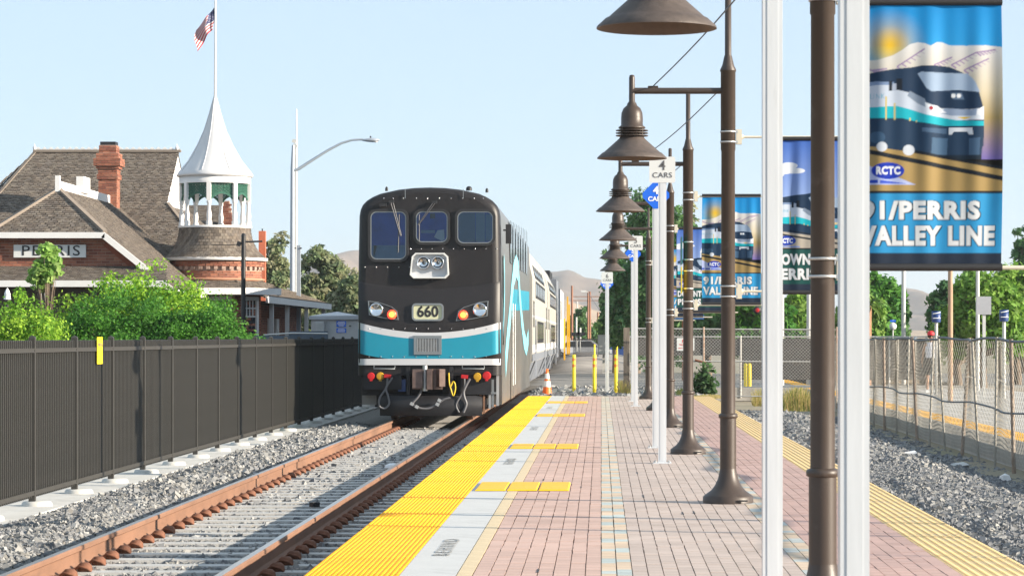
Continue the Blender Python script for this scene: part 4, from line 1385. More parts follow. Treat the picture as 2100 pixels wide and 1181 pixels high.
# following cars
def coach(y0, y1, label, seed):
    t = thing('coach', (TX, y0, TOR), label, 'train car', 'cars of the passenger train')
    hf = [(1.18,.08),(1.44,.75),(1.465,1.2),(1.465,3.15),(1.36,3.6),(1.02,4.25),(.8,4.38),(.4,4.45),(0,4.46)]
    pr = [(TX+a, z) for a, z in hf] + [(TX-a, z) for a, z in reversed(hf[:-1])]
    b = MB(); n = len(pr)
    vs = [(x, y, z) for y in (y0+.25, y1-.25) for x, z in pr]
    fs = [(k+1, k, n+k, n+k+1) for k in range(n-1)]
    b.raw(vs[:], fs[1:n-2], M['car_cream']); b.raw(vs[:], [fs[0], fs[n-2]], M['car_grey'])
    b.poly(list(reversed(vs[:n])), M['car_cream']); b.poly(vs[n:], M['car_cream'])
    b.build('body', t)
    x = TX+1.465
    MB().box(x, x+.006, y0+.4, y1-.4, .52+.25, .98, M['car_grey']).build('lower_stripe', t)
    b = MB().box(x, x+.008, y0+.3, y1-.3, 1.02, 1.24, M['train_white']); b.build('white_stripe', t)
    MB().box(x, x+.005, y0+.3, y1-.3, 2.02, 2.09, M['train_white']).build('belt_rail', t)
    def win(ya, yb, za, zb, xx, lean=0.0):
        f = MB().slab([(xx+.008, ya, za), (xx+.008, yb, za), (xx+.008-lean, yb, zb), (xx+.008-lean, ya, zb)], (-.006, 0, 0), M['winframe']).build('window', t)
        MB().slab([(xx+.011, ya+.08, za+.08), (xx+.011, yb-.08, za+.08), (xx+.011-lean*.95, yb-.08, zb-.08), (xx+.011-lean*.95, ya+.08, zb-.08)], (-.002, 0, 0), M['darkglass']).build('pane', f)
    L = y1-y0
    for k in range(6):
        ya = y0+4.2+k*(L-8.6)/6
        win(ya, ya+1.9, 2.62, 3.12, x); 
    for k in range(4):
        ya = y0+6.4+k*(L-13)/4
        win(ya, ya+2.0, 1.28, 1.95, x)
    win(y0+1.5, y0+2.7, 1.75, 2.5, x); win(y1-2.7, y1-1.5, 1.75, 2.5, x)
    for k in range(5):
        ya = y0+4.2+k*(L-8.6)/5
        win(ya, ya+2.2, 3.2, 3.6, TX+1.455, .1)
    for ya in (y0+3.6, y1-5.2):
        d = MB().box(x, x+.009, ya, ya+1.5, .30, 1.98, M['car_grey']).build('door', t)
        MB().box(x+.009, x+.012, ya+.3, ya+1.2, 1.1, 1.8, M['darkglass']).build('pane', d)
    MB().box(TX-.5, TX+.5, y0-.2, y0+.3, .4, 2.6, M['rubber']).build('gangway', t)
    bogie(t, y0+2.6); bogie(t, y1-2.6)
    return t
coach(76.7, 99.0, 'cream bilevel passenger coach right behind the cab car', 1)
coach(99.3, 121.6, 'second cream bilevel coach, ahead of the locomotive', 2)
# locomotive at the far end
lo = thing('locomotive', (TX, 122.0, TOR), 'grey and white locomotive with yellow rails at the far end of the train', 'locomotive')
b = MB().box(TX-1.30, TX+1.40, 122.2, 129, .55, 4.05, M['car_grey']); b.box(TX-1.1, TX+1.1, 122.3, 128.8, 4.05, 4.45, M['under']); b.build('engine_hood', lo)
b = MB().box(TX-1.42, TX+1.47, 129, 143, .9, 3.75, M['train_white']); b.box(TX-1.1, TX+1.1, 129, 142, 3.75, 4.2, M['car_grey']); b.build('cab', lo)
b = MB()
for k in range(3):
    b.lathe([(.45, 0), (.45, .22), (.38, .26)], (TX, 123.4+k*1.9, 4.45), M['under'], n=14, capt=True)
b.build('roof_fans', lo)
MB().box(TX+1.47, TX+1.48, 131, 133, 2.3, 3.2, M['darkglass']).build('window', lo)
MB().box(TX-1.3, TX+1.3, 122.1, 143.3, .30, .9, M['under']).build('underframe', lo)
bogie(lo, 125.5); bogie(lo, 139.5)
M['train_yellow'] = mat('handrail_yellow', (.80, .42, .01), .5, var=.05)
for k, (yy, xo, z1_) in enumerate(((137.5, 1.56, 2.4), (143.6, 1.64, 3.6), (144.4, 1.72, 3.2))):
    MB().box(TX+xo-.04, TX+xo+.04, yy-.05, yy+.05, .1, z1_, M['train_yellow']).build('handrail', lo)
MB().box(TX-1.3, TX+1.75, 143.3, 146.2, .3, .55, M['under']).build('end_platform', lo)

# ------------------------------------------------------------------ the old brick depot
M['shingle'] = mat('roof_shingle', (1, 1, 1), 0.9, var=0.18, vscale=8, attr=True)
M['roof_deck'] = mat('roof_deck', (0.07, 0.058, 0.048), 0.95, var=0.2)
M['ridge'] = mat('ridge_cap', (0.20, 0.165, 0.135), 0.85, var=0.15, vscale=3)
M['brick'] = mat('brick', (1, 1, 1), 0.85, var=0.15, vscale=14, attr=True)
M['mortar'] = mat('mortar', (0.36, 0.25, 0.20), 0.95, var=0.15, vscale=5)
M['trim'] = mat('white_trim', (0.68, 0.67, 0.66), 0.55, var=0.04, vscale=3)
M['cone_white'] = mat('turret_white', (0.56, 0.56, 0.57), 0.4, var=0.05, vscale=1.5, dirt=((0.47, 0.46, 0.44), 2, .6))
M['lattice'] = mat('lattice_green', (0.015, 0.10, 0.065), 0.55, var=0.1)
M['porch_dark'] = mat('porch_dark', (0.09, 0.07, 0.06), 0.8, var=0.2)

SHC = np.array([(.155,.125,.098),(.125,.10,.08),(.18,.15,.12),(.14,.118,.10),(.105,.085,.07),(.165,.14,.115)])
BRC = np.array([(.27,.10,.06),(.23,.085,.05),(.31,.125,.075),(.20,.07,.045),(.29,.12,.075)])

def plane_frame(P):
    P = [Vector(p) for p in P]
    n = Vector((0, 0, 0))
    for i in range(len(P)):
        n += (P[i]-P[0]).cross(P[(i+1) % len(P)]-P[0])
    n.normalize()
    if n.dot(Vector((0, 0, 1))) < -1e-4: n = -n
    up = Vector((0, 0, 1)) - n*n.z
    if up.length < 1e-4: up = Vector((0, 1, 0))
    up.normalize()
    u = up.cross(n).normalized()
    return P, n, up, u

def shingle(name, P, parent, ch=.085, cw=.12, view=None):
    P, n, up, u = plane_frame(P)
    o = P[0]
    p2 = [((p-o).dot(u), (p-o).dot(up)) for p in P]
    x0 = min(a for a, _ in p2); x1 = max(a for a, _ in p2); y0 = min(c for _, c in p2); y1 = max(c for _, c in p2)
    nr = int((y1-y0)/ch)+1; nc = int((x1-x0)/cw)+2
    I, J = np.meshgrid(np.arange(nr), np.arange(nc), indexing='ij')
    xa = x0 + (J-.5+.5*(I % 2))*cw + rng.uniform(-.01, .01, I.shape); ya = y0 + I*ch + rng.uniform(-.007, .007, I.shape)
    w = cw*rng.uniform(.86, .97, I.shape)
    ok = in_poly(p2, xa+w/2, ya+ch*.5)
    xa, ya, w = xa[ok], ya[ok], w[ok]
    N = len(xa)
    th = rng.uniform(.012, .024, N)
    o_, u_, p_, n_ = (np.array(v) for v in (o, u, up, n))
    pt = lambda x, y, h: o_ + x[:, None]*u_ + y[:, None]*p_ + h[:, None]*n_
    a = pt(xa, ya, th); b_ = pt(xa+w, ya, th); c = pt(xa+w, ya+ch*1.15, th*0+.003); d = pt(xa, ya+ch*1.15, th*0+.003)
    e = pt(xa, ya, th*0-.004); f = pt(xa+w, ya, th*0-.004)
    Q = np.concatenate([np.stack([a, b_, c, d], 1), np.stack([e, f, b_, a], 1)])
    C = SHC[rng.integers(0, len(SHC), N)]*rng.uniform(.85, 1.15, (N, 1))
    MB().slab([tuple(p) for p in P], -n*.06, M['roof_deck']).build(name + '_deck' if False else 'roof_deck', parent)
    return mesh_quads('roof_shingles', Q, M['shingle'], np.concatenate([C, C]), parent=parent, kind='stuff')

def brickwork(P, parent, hole=None, bw=.215, bh=.075, normal=None, flat=True, backing=True):
    """P: planar vertical polygon"""
    P = [Vector(p) for p in P]
    if normal is None:
        n = Vector((0, 0, 0))
        for i in range(len(P)): n += (P[i]-P[0]).cross(P[(i+1) % len(P)]-P[0])
        n.normalize()
        if n.y > 0 or (abs(n.y) < 1e-3 and n.x < 0): n = -n
    else: n = Vector(normal).normalized()
    up = Vector((0, 0, 1)); u = up.cross(n).normalized()
    o = P[0]; p2 = [((p-o).dot(u), (p-o).dot(up)) for p in P]
    x0 = min(a for a, _ in p2); x1 = max(a for a, _ in p2); y0 = min(c for _, c in p2); y1 = max(c for _, c in p2)
    nr = int((y1-y0)/bh)+1; nc = int((x1-x0)/bw)+2
    I, J = np.meshgrid(np.arange(nr), np.arange(nc), indexing='ij')
    xa = x0 + (J-.5+.5*(I % 2))*bw; ya = y0 + I*bh
    xe = np.clip(xa+bw-.012, x0, x1); xa = np.clip(xa, x0, x1)
    ok = in_poly(p2, (xa+xe)/2, ya+bh*.5) & (xe-xa > .03)
    if hole:
        for (hx0, hx1, hz0, hz1) in hole:
            cx, cz = (xa+xe)/2, ya+bh*.5
            ok &= ~((cx > hx0) & (cx < hx1) & (cz + o.z > hz0) & (cz + o.z < hz1))
    xa, xe, ya = xa[ok], xe[ok], ya[ok]; N = len(xa)
    o_, u_, p_, n_ = (np.array(v) for v in (o, u, up, n))
    pt = lambda x, y, h: o_ + x[:, None]*u_ + y[:, None]*p_ + h[:, None]*n_
    th = rng.uniform(.008, .014, N); z_ = th*0-.002; yt = ya+bh-.012
    A, B, C_, D = pt(xa, ya, th), pt(xe, ya, th), pt(xe, yt, th), pt(xa, yt, th)
    a, b_, c, d = pt(xa, ya, z_), pt(xe, ya, z_), pt(xe, yt, z_), pt(xa, yt, z_)
    S = lambda *q: np.stack(q, 1)
    Q = np.concatenate([S(A, B, C_, D), S(a, b_, B, A), S(D, C_, c, d), S(B, b_, c, C_), S(a, A, D, d)])
    col_ = BRC[rng.integers(0, len(BRC), N)]*rng.uniform(.85, 1.15, (N, 1))
    if backing:
        MB().slab([tuple(p) for p in P], -n*.18, M['mortar']).build('wall', parent)
    return mesh_quads('bricks', Q, M['brick'], np.tile(col_, (5, 1)), parent=parent, kind='stuff')

depot = thing('station_building', (-13.0, 76, -.45), 'old red brick railway depot with brown shingle roofs and a white turret', 'building')
# main roof
RY, RZ, EY, EZ = 82.0, 7.01, 77.5, 3.73
def mp(t, X): return (X, RY+(EY-RY)*t, RZ+(EZ-RZ)*t)
shingle('main', [mp(0, -17.0), mp(0, -12.7), mp(.50, -12.7), mp(.97, -11.2), mp(1.0, -11.05), mp(1.0, -19.2), mp(.45, -17.75)], depot)
shingle('side', [(-12.7, 79.65, 5.30), (-12.7, 84.35, 5.30), (-11.05, 86.2, 3.73), (-11.05, 77.45, 3.73)], depot)
shingle('hipl', [(-17.0, 82, 7.01), mp(.45, -17.75), mp(1.0, -19.2), (-19.2, 86, 3.7), (-17.4, 83.5, 6.2)], depot)
b = MB().slab([(-17, 82, 7.0), (-12.7, 82, 7.0), (-12.7, 86.5, 3.73), (-17, 86.5, 3.73)], (0, 0, -.05), M['roof_deck']); b.build('roof_deck', depot)
b = MB().slab([(-12.72, 79.7, 5.30), (-12.72, 84.3, 5.30), (-12.72, 82, 6.95)], (-.1, 0, 0), M['trim']); b.build('gable_board', depot)
for pa, pb_, w_, h_ in (((-17.05, 82, 7.04), (-12.62, 82, 7.04), .16, .07), (mp(.5, -12.66), mp(1.0, -11.1), .10, .06), (mp(0, -17.0), mp(.45, -17.75), .10, .06), (mp(.45, -17.75), mp(1, -19.2), .10, .06)):
    MB().bar(pa, pb_, w_, h_, M['ridge']).build('ridge_cap', depot)
b = MB(); x = -17.0
b.box(-17.05, -12.65, 81.99, 82.01, 7.07, 7.10, M['trim'])
while x < -12.75:
    b.raw([(x, 81.99, 7.09), (x+.19, 81.99, 7.09), (x+.095, 81.99, 7.17), (x, 82.01, 7.09), (x+.19, 82.01, 7.09), (x+.095, 82.01, 7.17)], [(0,1,2), (5,4,3), (0,2,5,3), (1,4,5,2)], M['trim']); x += .19
for x in (-17.02, -12.74):
    b.lathe([(.03, 0), (.06, .06), (.02, .12), (.0, .2)], (x, 82, 7.08), M['trim'], n=8)
b.build('ridge_cresting', depot)
MB().box(-19.2, -11.0, 77.30, 77.42, 3.58, 3.74, M['trim']).build('fascia', depot)
brickwork([(-19, 78, -.4), (-11.2, 78, -.4), (-11.2, 78, 3.6), (-19, 78, 3.6)], depot)
brickwork([(-11.2, 78, -.4), (-11.2, 86, -.4), (-11.2, 86, 3.6), (-11.2, 78, 3.6)], depot, normal=(1, 0, 0))
# wing with the name sign
RXW = -14.15
rf, rb = (RXW, 71.2, 5.33), (RXW, 79.7, 5.33)
shingle('jerkin', [rf, (-12.68, 69.7, 4.12), (-15.62, 69.7, 4.12)], depot)
shingle('wright', [rf, rb, (-12.2, 77.5, 3.73), (-10.9, 77.5, 2.67), (-10.9, 69.7, 2.67), (-12.68, 69.7, 4.12)], depot)
shingle('wleft', [rf, rb, (-16.1, 77.5, 3.73), (-17.4, 77.5, 2.67), (-17.4, 69.7, 2.67), (-15.62, 69.7, 4.12)], depot)
b = MB()
b.bar(rf, (-12.66, 69.68, 4.14), .13, .07, M['ridge']); b.build('ridge_cap', depot)
b = MB().bar(rf, (-15.64, 69.68, 4.14), .13, .07, M['ridge']); b.build('ridge_cap', depot)
b = MB()
b.bar((RXW, 71.1, 5.42), (RXW, 79.6, 5.42), .05, .22, M['trim']); b.cbox((RXW, 71.1, 5.45), (.12, .12, .42), M['trim'])
b.build('ridge_board', depot)
MB().cbox((RXW, 74.6, 5.60), (.20, .95, .44), M['trim']).build('ridge_vent', depot)
b = MB()
b.box(-15.64, -12.66, 69.60, 69.68, 3.98, 4.13, M['trim'])
b.bar((-12.70, 69.64, 4.06), (-10.88, 69.64, 2.60), .08, .15, M['trim']); b.bar((-15.60, 69.64, 4.06), (-17.42, 69.64, 2.60), .08, .15, M['trim'])
b.bar((-10.86, 69.64, 2.60), (-10.86, 77.5, 2.60), .06, .14, M['trim'])
b.build('fascia', depot)
brickwork([(-17.0, 70, -.4), (-11.3, 70, -.4), (-11.3, 70, 2.92), (-12.68, 70, 4.05), (-15.62, 70, 4.05), (-17.0, 70, 2.92)], depot)
brickwork([(-11.3, 70, -.4), (-11.3, 78, -.4), (-11.3, 78, 2.85), (-11.3, 70, 2.85)], depot, normal=(1, 0, 0))
# raking brick bands under the verge
b = MB()
b.bar((-12.72, 69.975, 3.86), (-11.35, 69.975, 2.76), .03, .14, mat('brick_band', (.27,.08,.045), .85, var=.2, vscale=20)); b.build('brick_band', depot); bm_ = b.mats[0]; b = MB().bar((-15.58, 69.975, 3.86), (-16.95, 69.975, 2.76), .03, .14, bm_)
b.build('brick_band', depot)
ns = MB().box(XP(28, 69.9), XP(176, 69.9), 69.90, 69.96, ZP(528, 69.9), ZP(502, 69.9), M['sign_white']).build('name_sign', depot)
MB().text('PERRIS', .37, Matrix.Translation((XP(104, 69.9), 69.893, ZP(515, 69.9))) @ Matrix.Rotation(R(90), 4, 'X'), M['ink_black'], bold=.004, sx=1.25, spacing=1.15).build('lettering', ns)
shingle('pent', [(-18.2, 70.0, 3.28), (-11.2, 70.0, 3.28), (-10.9, 68.6, 2.86), (-18.2, 68.6, 2.86)], depot)
MB().box(-18.2, -10.9, 68.50, 68.58, 2.72, 2.88, M['trim']).build('fascia', depot)
b = MB()
for x in (-18, -16, -14, -12): b.box(x-.07, x+.07, 68.6, 68.74, -.4, 2.72, M['trim'])
b.build('porch_posts', depot)['kind'] = 'stuff'
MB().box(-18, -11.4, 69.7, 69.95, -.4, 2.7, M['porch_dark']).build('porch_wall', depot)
# chimney
ch_ = MB().box(-14.44, -13.96, 78.56, 79.04, 4.2, 6.86, M['mortar']).build('chimney', depot)
CXc = -14.20; CYc = 78.8
for hw_, z0, z1 in ((.262, 4.3, 6.0), (.30, 6.0, 6.14), (.275, 6.14, 6.30), (.32, 6.30, 6.38), (.385, 6.38, 6.60), (.32, 6.60, 6.75), (.25, 6.75, 6.98)):
    if True:
        MB().box(CXc-hw_+.01, CXc+hw_-.01, CYc-hw_+.01, CYc+hw_-.01, z0, z1, M['mortar']).build('course', ch_)
        brickwork([(CXc-hw_, CYc-hw_+.008, z0), (CXc+hw_, CYc-hw_+.008, z0), (CXc+hw_, CYc-hw_+.008, z1), (CXc-hw_, CYc-hw_+.008, z1)], ch_, backing=False)
        brickwork([(CXc+hw_-.008, CYc-hw_, z0), (CXc+hw_-.008, CYc+hw_, z0), (CXc+hw_-.008, CYc+hw_, z1), (CXc+hw_-.008, CYc-hw_, z1)], ch_, normal=(1, 0, 0), backing=False)
MB().box(CXc-.22, CXc+.22, CYc-.22, CYc+.22, 6.98, 7.08, M['under']).build('chimney_cap', ch_)
# turret
TXc, TYc = -10.82, 76.5
tp = 73.2
def tz(py): return CH+(692-py)/tp
MB().lathe([(.0, 8.28), (.03, 8.24), (.06, 8.12), (.17, 7.72), (.32, 7.24), (.51, 6.82), (.75, 6.40), (1.0, 6.09), (1.06, 6.0), (1.06, 5.94), (1.0, 5.93), (.96, 5.95), (.0, 6.0)], (TXc, TYc, 0), M['cone_white'], n=48).build('turret_roof', depot)
b = MB()
for k in range(8):
    a = R(-58+45*k)
    pts = [(TXc+r*math.cos(a)*1.008, TYc+r*math.sin(a)*1.008, z) for r, z in ((.05, 8.14), (.17, 7.72), (.32, 7.24), (.51, 6.82), (.75, 6.40), (1.0, 6.09))]
    b.tube(pts, .012, M['cone_white'], 5)
b.build('roof_seams', depot)
b = MB().lathe([(1.0, 5.74), (1.0, 5.93), (.88, 5.93), (.88, 5.74), (1.0, 5.74)], (TXc, TYc, 0), M['trim'], n=32); b.build('turret_beam', depot)
NC = 8
for k in range(NC):
    a = R(-92+45*k); x, y = TXc+.94*math.cos(a), TYc+.94*math.sin(a)
    b = MB().lathe([(.085, 4.52), (.085, 4.66), (.06, 4.70), (.075, 4.85), (.05, 5.0), (.05, 5.16), (.075, 5.20), (.05, 5.24)], (x, y, 0), M['trim'], n=12)
    b.cbox((x, y, 5.49), (.12, .12, .50), M['trim'], rz=a)
    b.build('turret_column', depot)
    a2 = R(-92+45*(k+1)); p0 = Vector((x, y, 0)); p1 = Vector((TXc+.94*math.cos(a2), TYc+.94*math.sin(a2), 0))
    d = (p1-p0); L = d.length; d.normalize()
    lb = MB()
    arch = lambda s: 5.40 + (-.24 + .30*math.sin(math.pi*min(1, max(0, s)))**.55)*1.0
    for sgn in (1, -1):
        for m_ in range(-14, 15):
            s0 = m_*.085
            seg = []
            for q_ in range(0, 15):
                s_ = q_/14*L; z = 5.74 - sgn*(s_-(L if sgn < 0 else 0)) - s0
                if .05 < s_ < L-.05 and arch(s_/L) < z < 5.735: seg.append(p0+d*s_+Vector((0, 0, z)))
            if len(seg) > 1: lb.bar(seg[0], seg[-1], .02, .034, M['lattice'])
    for q_ in range(12):
        s0, s1 = .05+(L-.1)*q_/12, .05+(L-.1)*(q_+1)/12
        lb.bar(p0+d*s0+Vector((0, 0, arch(s0/L))), p0+d*s1+Vector((0, 0, arch(s1/L))), .04, .05, M['lattice'])
    lb.bar(p0+d*.05+Vector((0, 0, 5.72)), p0+d*(L-.05)+Vector((0, 0, 5.72)), .04, .05, M['lattice'])
    lb.build('lattice_panel', depot)
MB().lathe([(1.02, 4.50), (1.03, 4.56), (0, 4.58)], (TXc, TYc, 0), M['trim'], n=40).build('turret_floor', depot)
# flared shingle skirt
prof = [(.98, 4.53), (1.0, 4.35), (1.03, 4.2), (1.09, 4.05), (1.19, 3.88), (1.32, 3.75), (1.46, 3.66)]
MB().lathe([(r-.02, z) for r, z in prof], (TXc, TYc, 0), M['roof_deck'], n=40).build('skirt_deck', depot)
def round_shingles(prof, nrow, ncol, parent, cx, cy):
    rs = np.array([p[0] for p in prof]); zs = np.array([p[1] for p in prof])
    t = np.linspace(0, 1, len(prof)); Q = []; C = []
    for i in range(nrow):
        ta, tb_ = 1-i/nrow, 1-min(1, (i+1.2)/nrow)
        ra, za, r2, z2 = np.interp(ta, t, rs), np.interp(ta, t, zs), np.interp(tb_, t, rs), np.interp(tb_, t, zs)
        for k in range(ncol):
            a0 = 2*math.pi*(k+.5*(i % 2))/ncol; a1 = a0+2*math.pi/ncol*.92; o = rnd.uniform(.012, .026); dz = rnd.uniform(-.006, .006)
            pt = lambda a, r, z: (cx+r*math.cos(a), cy+r*math.sin(a), z)
            Q.append([pt(a0, ra+o, za+dz), pt(a1, ra+o, za+dz), pt(a1, r2+.002, z2), pt(a0, r2+.002, z2)])
            Q.append([pt(a0, ra-.01, za+dz), pt(a1, ra-.01, za+dz), pt(a1, ra+o, za+dz), pt(a0, ra+o, za+dz)])
            c = SHC[rnd.randrange(len(SHC))]*rnd.uniform(.85, 1.15); C += [c, c]
    mesh_quads('roof_shingles', Q, M['shingle'], C, parent=parent, kind='stuff')
round_shingles(prof, 11, 64, depot, TXc, TYc)
MB().lathe([(1.40, 3.58), (1.47, 3.58), (1.47, 3.67), (1.30, 3.67)], (TXc, TYc, 0), M['trim'], n=40).build('turret_fascia', depot)
MB().lathe([(1.30, 2.9), (1.30, 3.60)], (TXc, TYc, 0), M['mortar'], n=48).build('drum', depot)
def round_bricks(r, z0, z1, parent, step=.075, nb=None):
    Q = []; C = []; nb = nb or int(2*math.pi*r/.215); i = 0; z = z0
    while z < z1-.03:
        for k in range(nb):
            a0 = 2*math.pi*(k+.5*(i % 2))/nb; a1 = a0+2*math.pi/nb*.94; ro = r+rnd.uniform(.008, .014); zt = z+step-.012
            P = lambda a, rr, zz: (TXc+rr*math.cos(a), TYc+rr*math.sin(a), zz)
            Q += [[P(a0, ro, z), P(a1, ro, z), P(a1, ro, zt), P(a0, ro, zt)], [P(a0, ro, zt), P(a1, ro, zt), P(a1, r-.01, zt), P(a0, r-.01, zt)], [P(a0, r-.01, z), P(a1, r-.01, z), P(a1, ro, z), P(a0, ro, z)]]
            c = BRC[rnd.randrange(len(BRC))]*rnd.uniform(.85, 1.15); C += [c]*3
        z += step; i += 1
    mesh_quads('bricks', Q, M['brick'], C, parent=parent, kind='stuff')
round_bricks(1.30, 3.0, 3.30, depot); round_bricks(1.36, 3.42, 3.58, depot)
b = MB()
for k in range(40):
    a = 2*math.pi*k/40
    b.cbox((TXc+1.33*math.cos(a), TYc+1.33*math.sin(a), 3.37), (.08, .10, .08), M['mortar'], rz=a)
b.build('dentils', depot)['kind'] = 'stuff'
MB().lathe([(1.34, 3.02), (1.39, 3.05), (1.39, 3.08), (1.30, 3.10)], (TXc, TYc, 0), mat('string_course', (.42,.22,.14), .8, var=.1), n=48).build('string_course', depot)
# bay: octagon walls and its low skirt roof
OA = [R(-58+45*k) for k in range(8)]
ov = lambda r, z, k: (TXc+r*math.cos(OA[k % 8]), TYc+r*math.sin(OA[k % 8]), z)
for k in (5, 6, 7, 0, 1):
    shingle('bay', [ov(1.30, 3.06, k), ov(1.30, 3.06, k+1), ov(1.95, 2.80, k+1), ov(1.95, 2.80, k)], depot, ch=.08)
    b = MB().slab([ov(1.96, 2.81, k), ov(1.96, 2.81, k+1), ov(1.96, 2.63, k+1), ov(1.96, 2.63, k)], Vector((TXc, TYc, 0))*0 + (Vector((TXc, TYc, 0))-Vector((ov(1, 0, k)[0]+ov(1, 0, k+1)[0], ov(1, 0, k)[1]+ov(1, 0, k+1)[1], 0))/2).normalized()*.06, M['trim'])
    b.build('fascia', depot)
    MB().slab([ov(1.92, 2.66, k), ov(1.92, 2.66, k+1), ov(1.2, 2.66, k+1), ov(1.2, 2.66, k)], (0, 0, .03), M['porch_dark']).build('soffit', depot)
def bay_window(k, f0, f1, z0, z1, grid):
    a, c = Vector(ov(1.35, 0, k)), Vector(ov(1.35, 0, k+1)); d = (c-a); L = d.length; d.normalize(); nrm = Vector((d.y, -d.x, 0))
    if nrm.dot(a-Vector((TXc, TYc, 0))) < 0: nrm = -nrm
    P = lambda s, z, o: a + d*s + nrm*o + Vector((0, 0, z))
    s0, s1 = L*f0, L*f1
    b = MB()
    for (u0, u1, v0, v1) in ((s0-.09, s0, z0-.1, z1+.1), (s1, s1+.09, z0-.1, z1+.1), (s0, s1, z1, z1+.1), (s0-.02, s1+.02, z0-.12, z0)):
        b.slab([P(u0, v0, .0), P(u1, v0, .0), P(u1, v1, .0), P(u0, v1, .0)], nrm*.06, M['trim'])
    w = b.build('window', depot)
    b = MB()
    nb_ = 4
    for i in range(1, nb_): 
        s = s0+(s1-s0)*i/nb_; b.slab([P(s-.012, z1-.45, .015), P(s+.012, z1-.45, .015), P(s+.012, z1, .015), P(s-.012, z1, .015)], nrm*.025, M['trim'])
    for z in (z1-.22, z1-.45, (z0+z1)/2):
        b.slab([P(s0, z-.018, .015), P(s1, z-.018, .015), P(s1, z+.018, .015), P(s0, z+.018, .015)], nrm*.025, M['trim'])
    b.build('sash_bars', w)['kind'] = 'stuff'
    b = MB().slab([P(s0, z0, .006), P(s1, z0, .006), P(s1, z1, .006), P(s0, z1, .006)], nrm*.004, M['darkglass']); b.build('pane', w)
for k in (5, 6, 7, 0, 1):
    a, c = Vector(ov(1.35, 0, k)), Vector(ov(1.35, 0, k+1)); d = (c-a).normalized(); nrm = Vector((d.y, -d.x, 0))
    if nrm.dot(a-Vector((TXc, TYc, 0))) < 0: nrm = -nrm
    brickwork([ov(1.35, -.4, k), ov(1.35, -.4, k+1), ov(1.35, 2.68, k+1), ov(1.35, 2.68, k)], depot, normal=nrm)
bay_window(7, .40, .82, .65, 2.48, 0)
bay_window(0, .30, .78, .45, 2.48, 0)
bay_window(6, .25, .75, .65, 2.48, 0)
# trackside porch
shingle('porch', [(-10.7, 77.2, 3.02), (-10.7, 96.5, 3.02), (-9.55, 96.5, 2.62), (-9.55, 78.2, 2.62)], depot)
shingle('porch2', [(-12.5, 79.0, 3.5), (-12.5, 95.0, 3.5), (-10.7, 96.5, 3.02), (-10.7, 77.6, 3.02)], depot)
b = MB().box(-9.60, -9.54, 78.1, 96.6, 2.44, 2.63, M['trim']); b.build('fascia', depot)
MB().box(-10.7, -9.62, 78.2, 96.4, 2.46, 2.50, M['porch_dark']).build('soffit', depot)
brickwork([(-10.55, 78.3, -.4), (-10.55, 96.0, -.4), (-10.55, 96.0, 2.5), (-10.55, 78.3, 2.5)], depot, normal=(1, 0, 0))
for y0, y1 in ((86.2, 87.1), (88.0, 88.7)):
    d = MB().box(-10.54, -10.46, y0, y1, -.4, 2.05, M['trim']).build('door', depot)
    MB().box(-10.46, -10.45, y0+.2, y1-.2, .8, 1.7, M['darkglass']).build('pane', d)
b = MB()
for y in (80.5, 84.5, 90.0, 95.5): b.box(-9.78, -9.66, y-.06, y+.06, -.4, 2.46, M['trim'])
b.build('porch_posts', depot)['kind'] = 'stuff'
# a gabled brick end seen through the turret
rg = lambda px, py: tuple(W(px, py, 92))
brickwork([rg(450, 500), rg(479, 500), rg(478, 455), rg(470, 412), rg(461, 412), rg(450, 430)], depot)
shingle('rearroof', [(-18, 94, 6.0), (-12.95, 94, 6.0), (-12.95, 89.0, 4.0), (-18, 89.0, 4.0)], depot)
# flag pole
fp = MB().tube([(TXc, TYc, 8.2), (TXc+.01, TYc, 9.6), (TXc, TYc, 13.2)], [.035, .028, .018], M['trim'], 10); fp.build('flagpole', depot)
M['flag'] = mat('flag_cloth', (1, 1, 1), .7, var=0, attr=True)
fl = thing('flag', (TXc, TYc, 9.6), 'American flag drooping from the turret flagpole', 'flag')
Q = []; C = []; nu, nv = 26, 26
def fpnt(u, v):  # hangs down and to the left
    x = TXc - .03 - u*.50; z = 10.68 - v*.62 - u*.40 - .22*u*u
    return (x + .05*math.sin(v*5+u*3), TYc + .07*math.sin(u*9+v*2), z)
for i in range(nu):
    for j in range(nv):
        Q.append([fpnt(i/nu, (j+1)/nv), fpnt((i+1)/nu, (j+1)/nv), fpnt((i+1)/nu, j/nv), fpnt(i/nu, j/nv)])
        if i < nu*.42 and j < nv*7/13:
            c = (.5, .5, .55) if (i % 3 == 1 and j % 3 == 1) else (.008, .015, .09)
        else: c = (.36, .012, .025) if int((j+.5)/nv*13) % 2 == 0 else (.52, .50, .51)
        C.append(c)
mesh_quads('flag_cloth', Q, M['flag'], C, parent=fl)
# orange flue seen behind the turret
t = thing('chimney', (XP(538, 98), 98, 3.0), 'small orange brick chimney rising behind the turret skirt', 'chimney')
x = XP(538, 98)
MB().box(x-.12, x+.12, 97.9, 98.1, 2.0, ZP(474, 98), mat('flue', (.52,.14,.07), .8, var=.15, vscale=12)).build('shaft', t)
MB().tube([(x, 98, ZP(474, 98)), (x, 98, ZP(469, 98))], .025, M['under'], 8).build('pipe', t)

# ------------------------------------------------------------------ vegetation
M['leaf'] = mat('leaf', (1, 1, 1), 0.6, var=0.0, attr=True, trans=0.45, spec=0.3)
M['bark'] = mat('bark', (0.16, 0.12, 0.09), 0.9, var=0.3, vscale=5, bump=0.5, bscale=20)

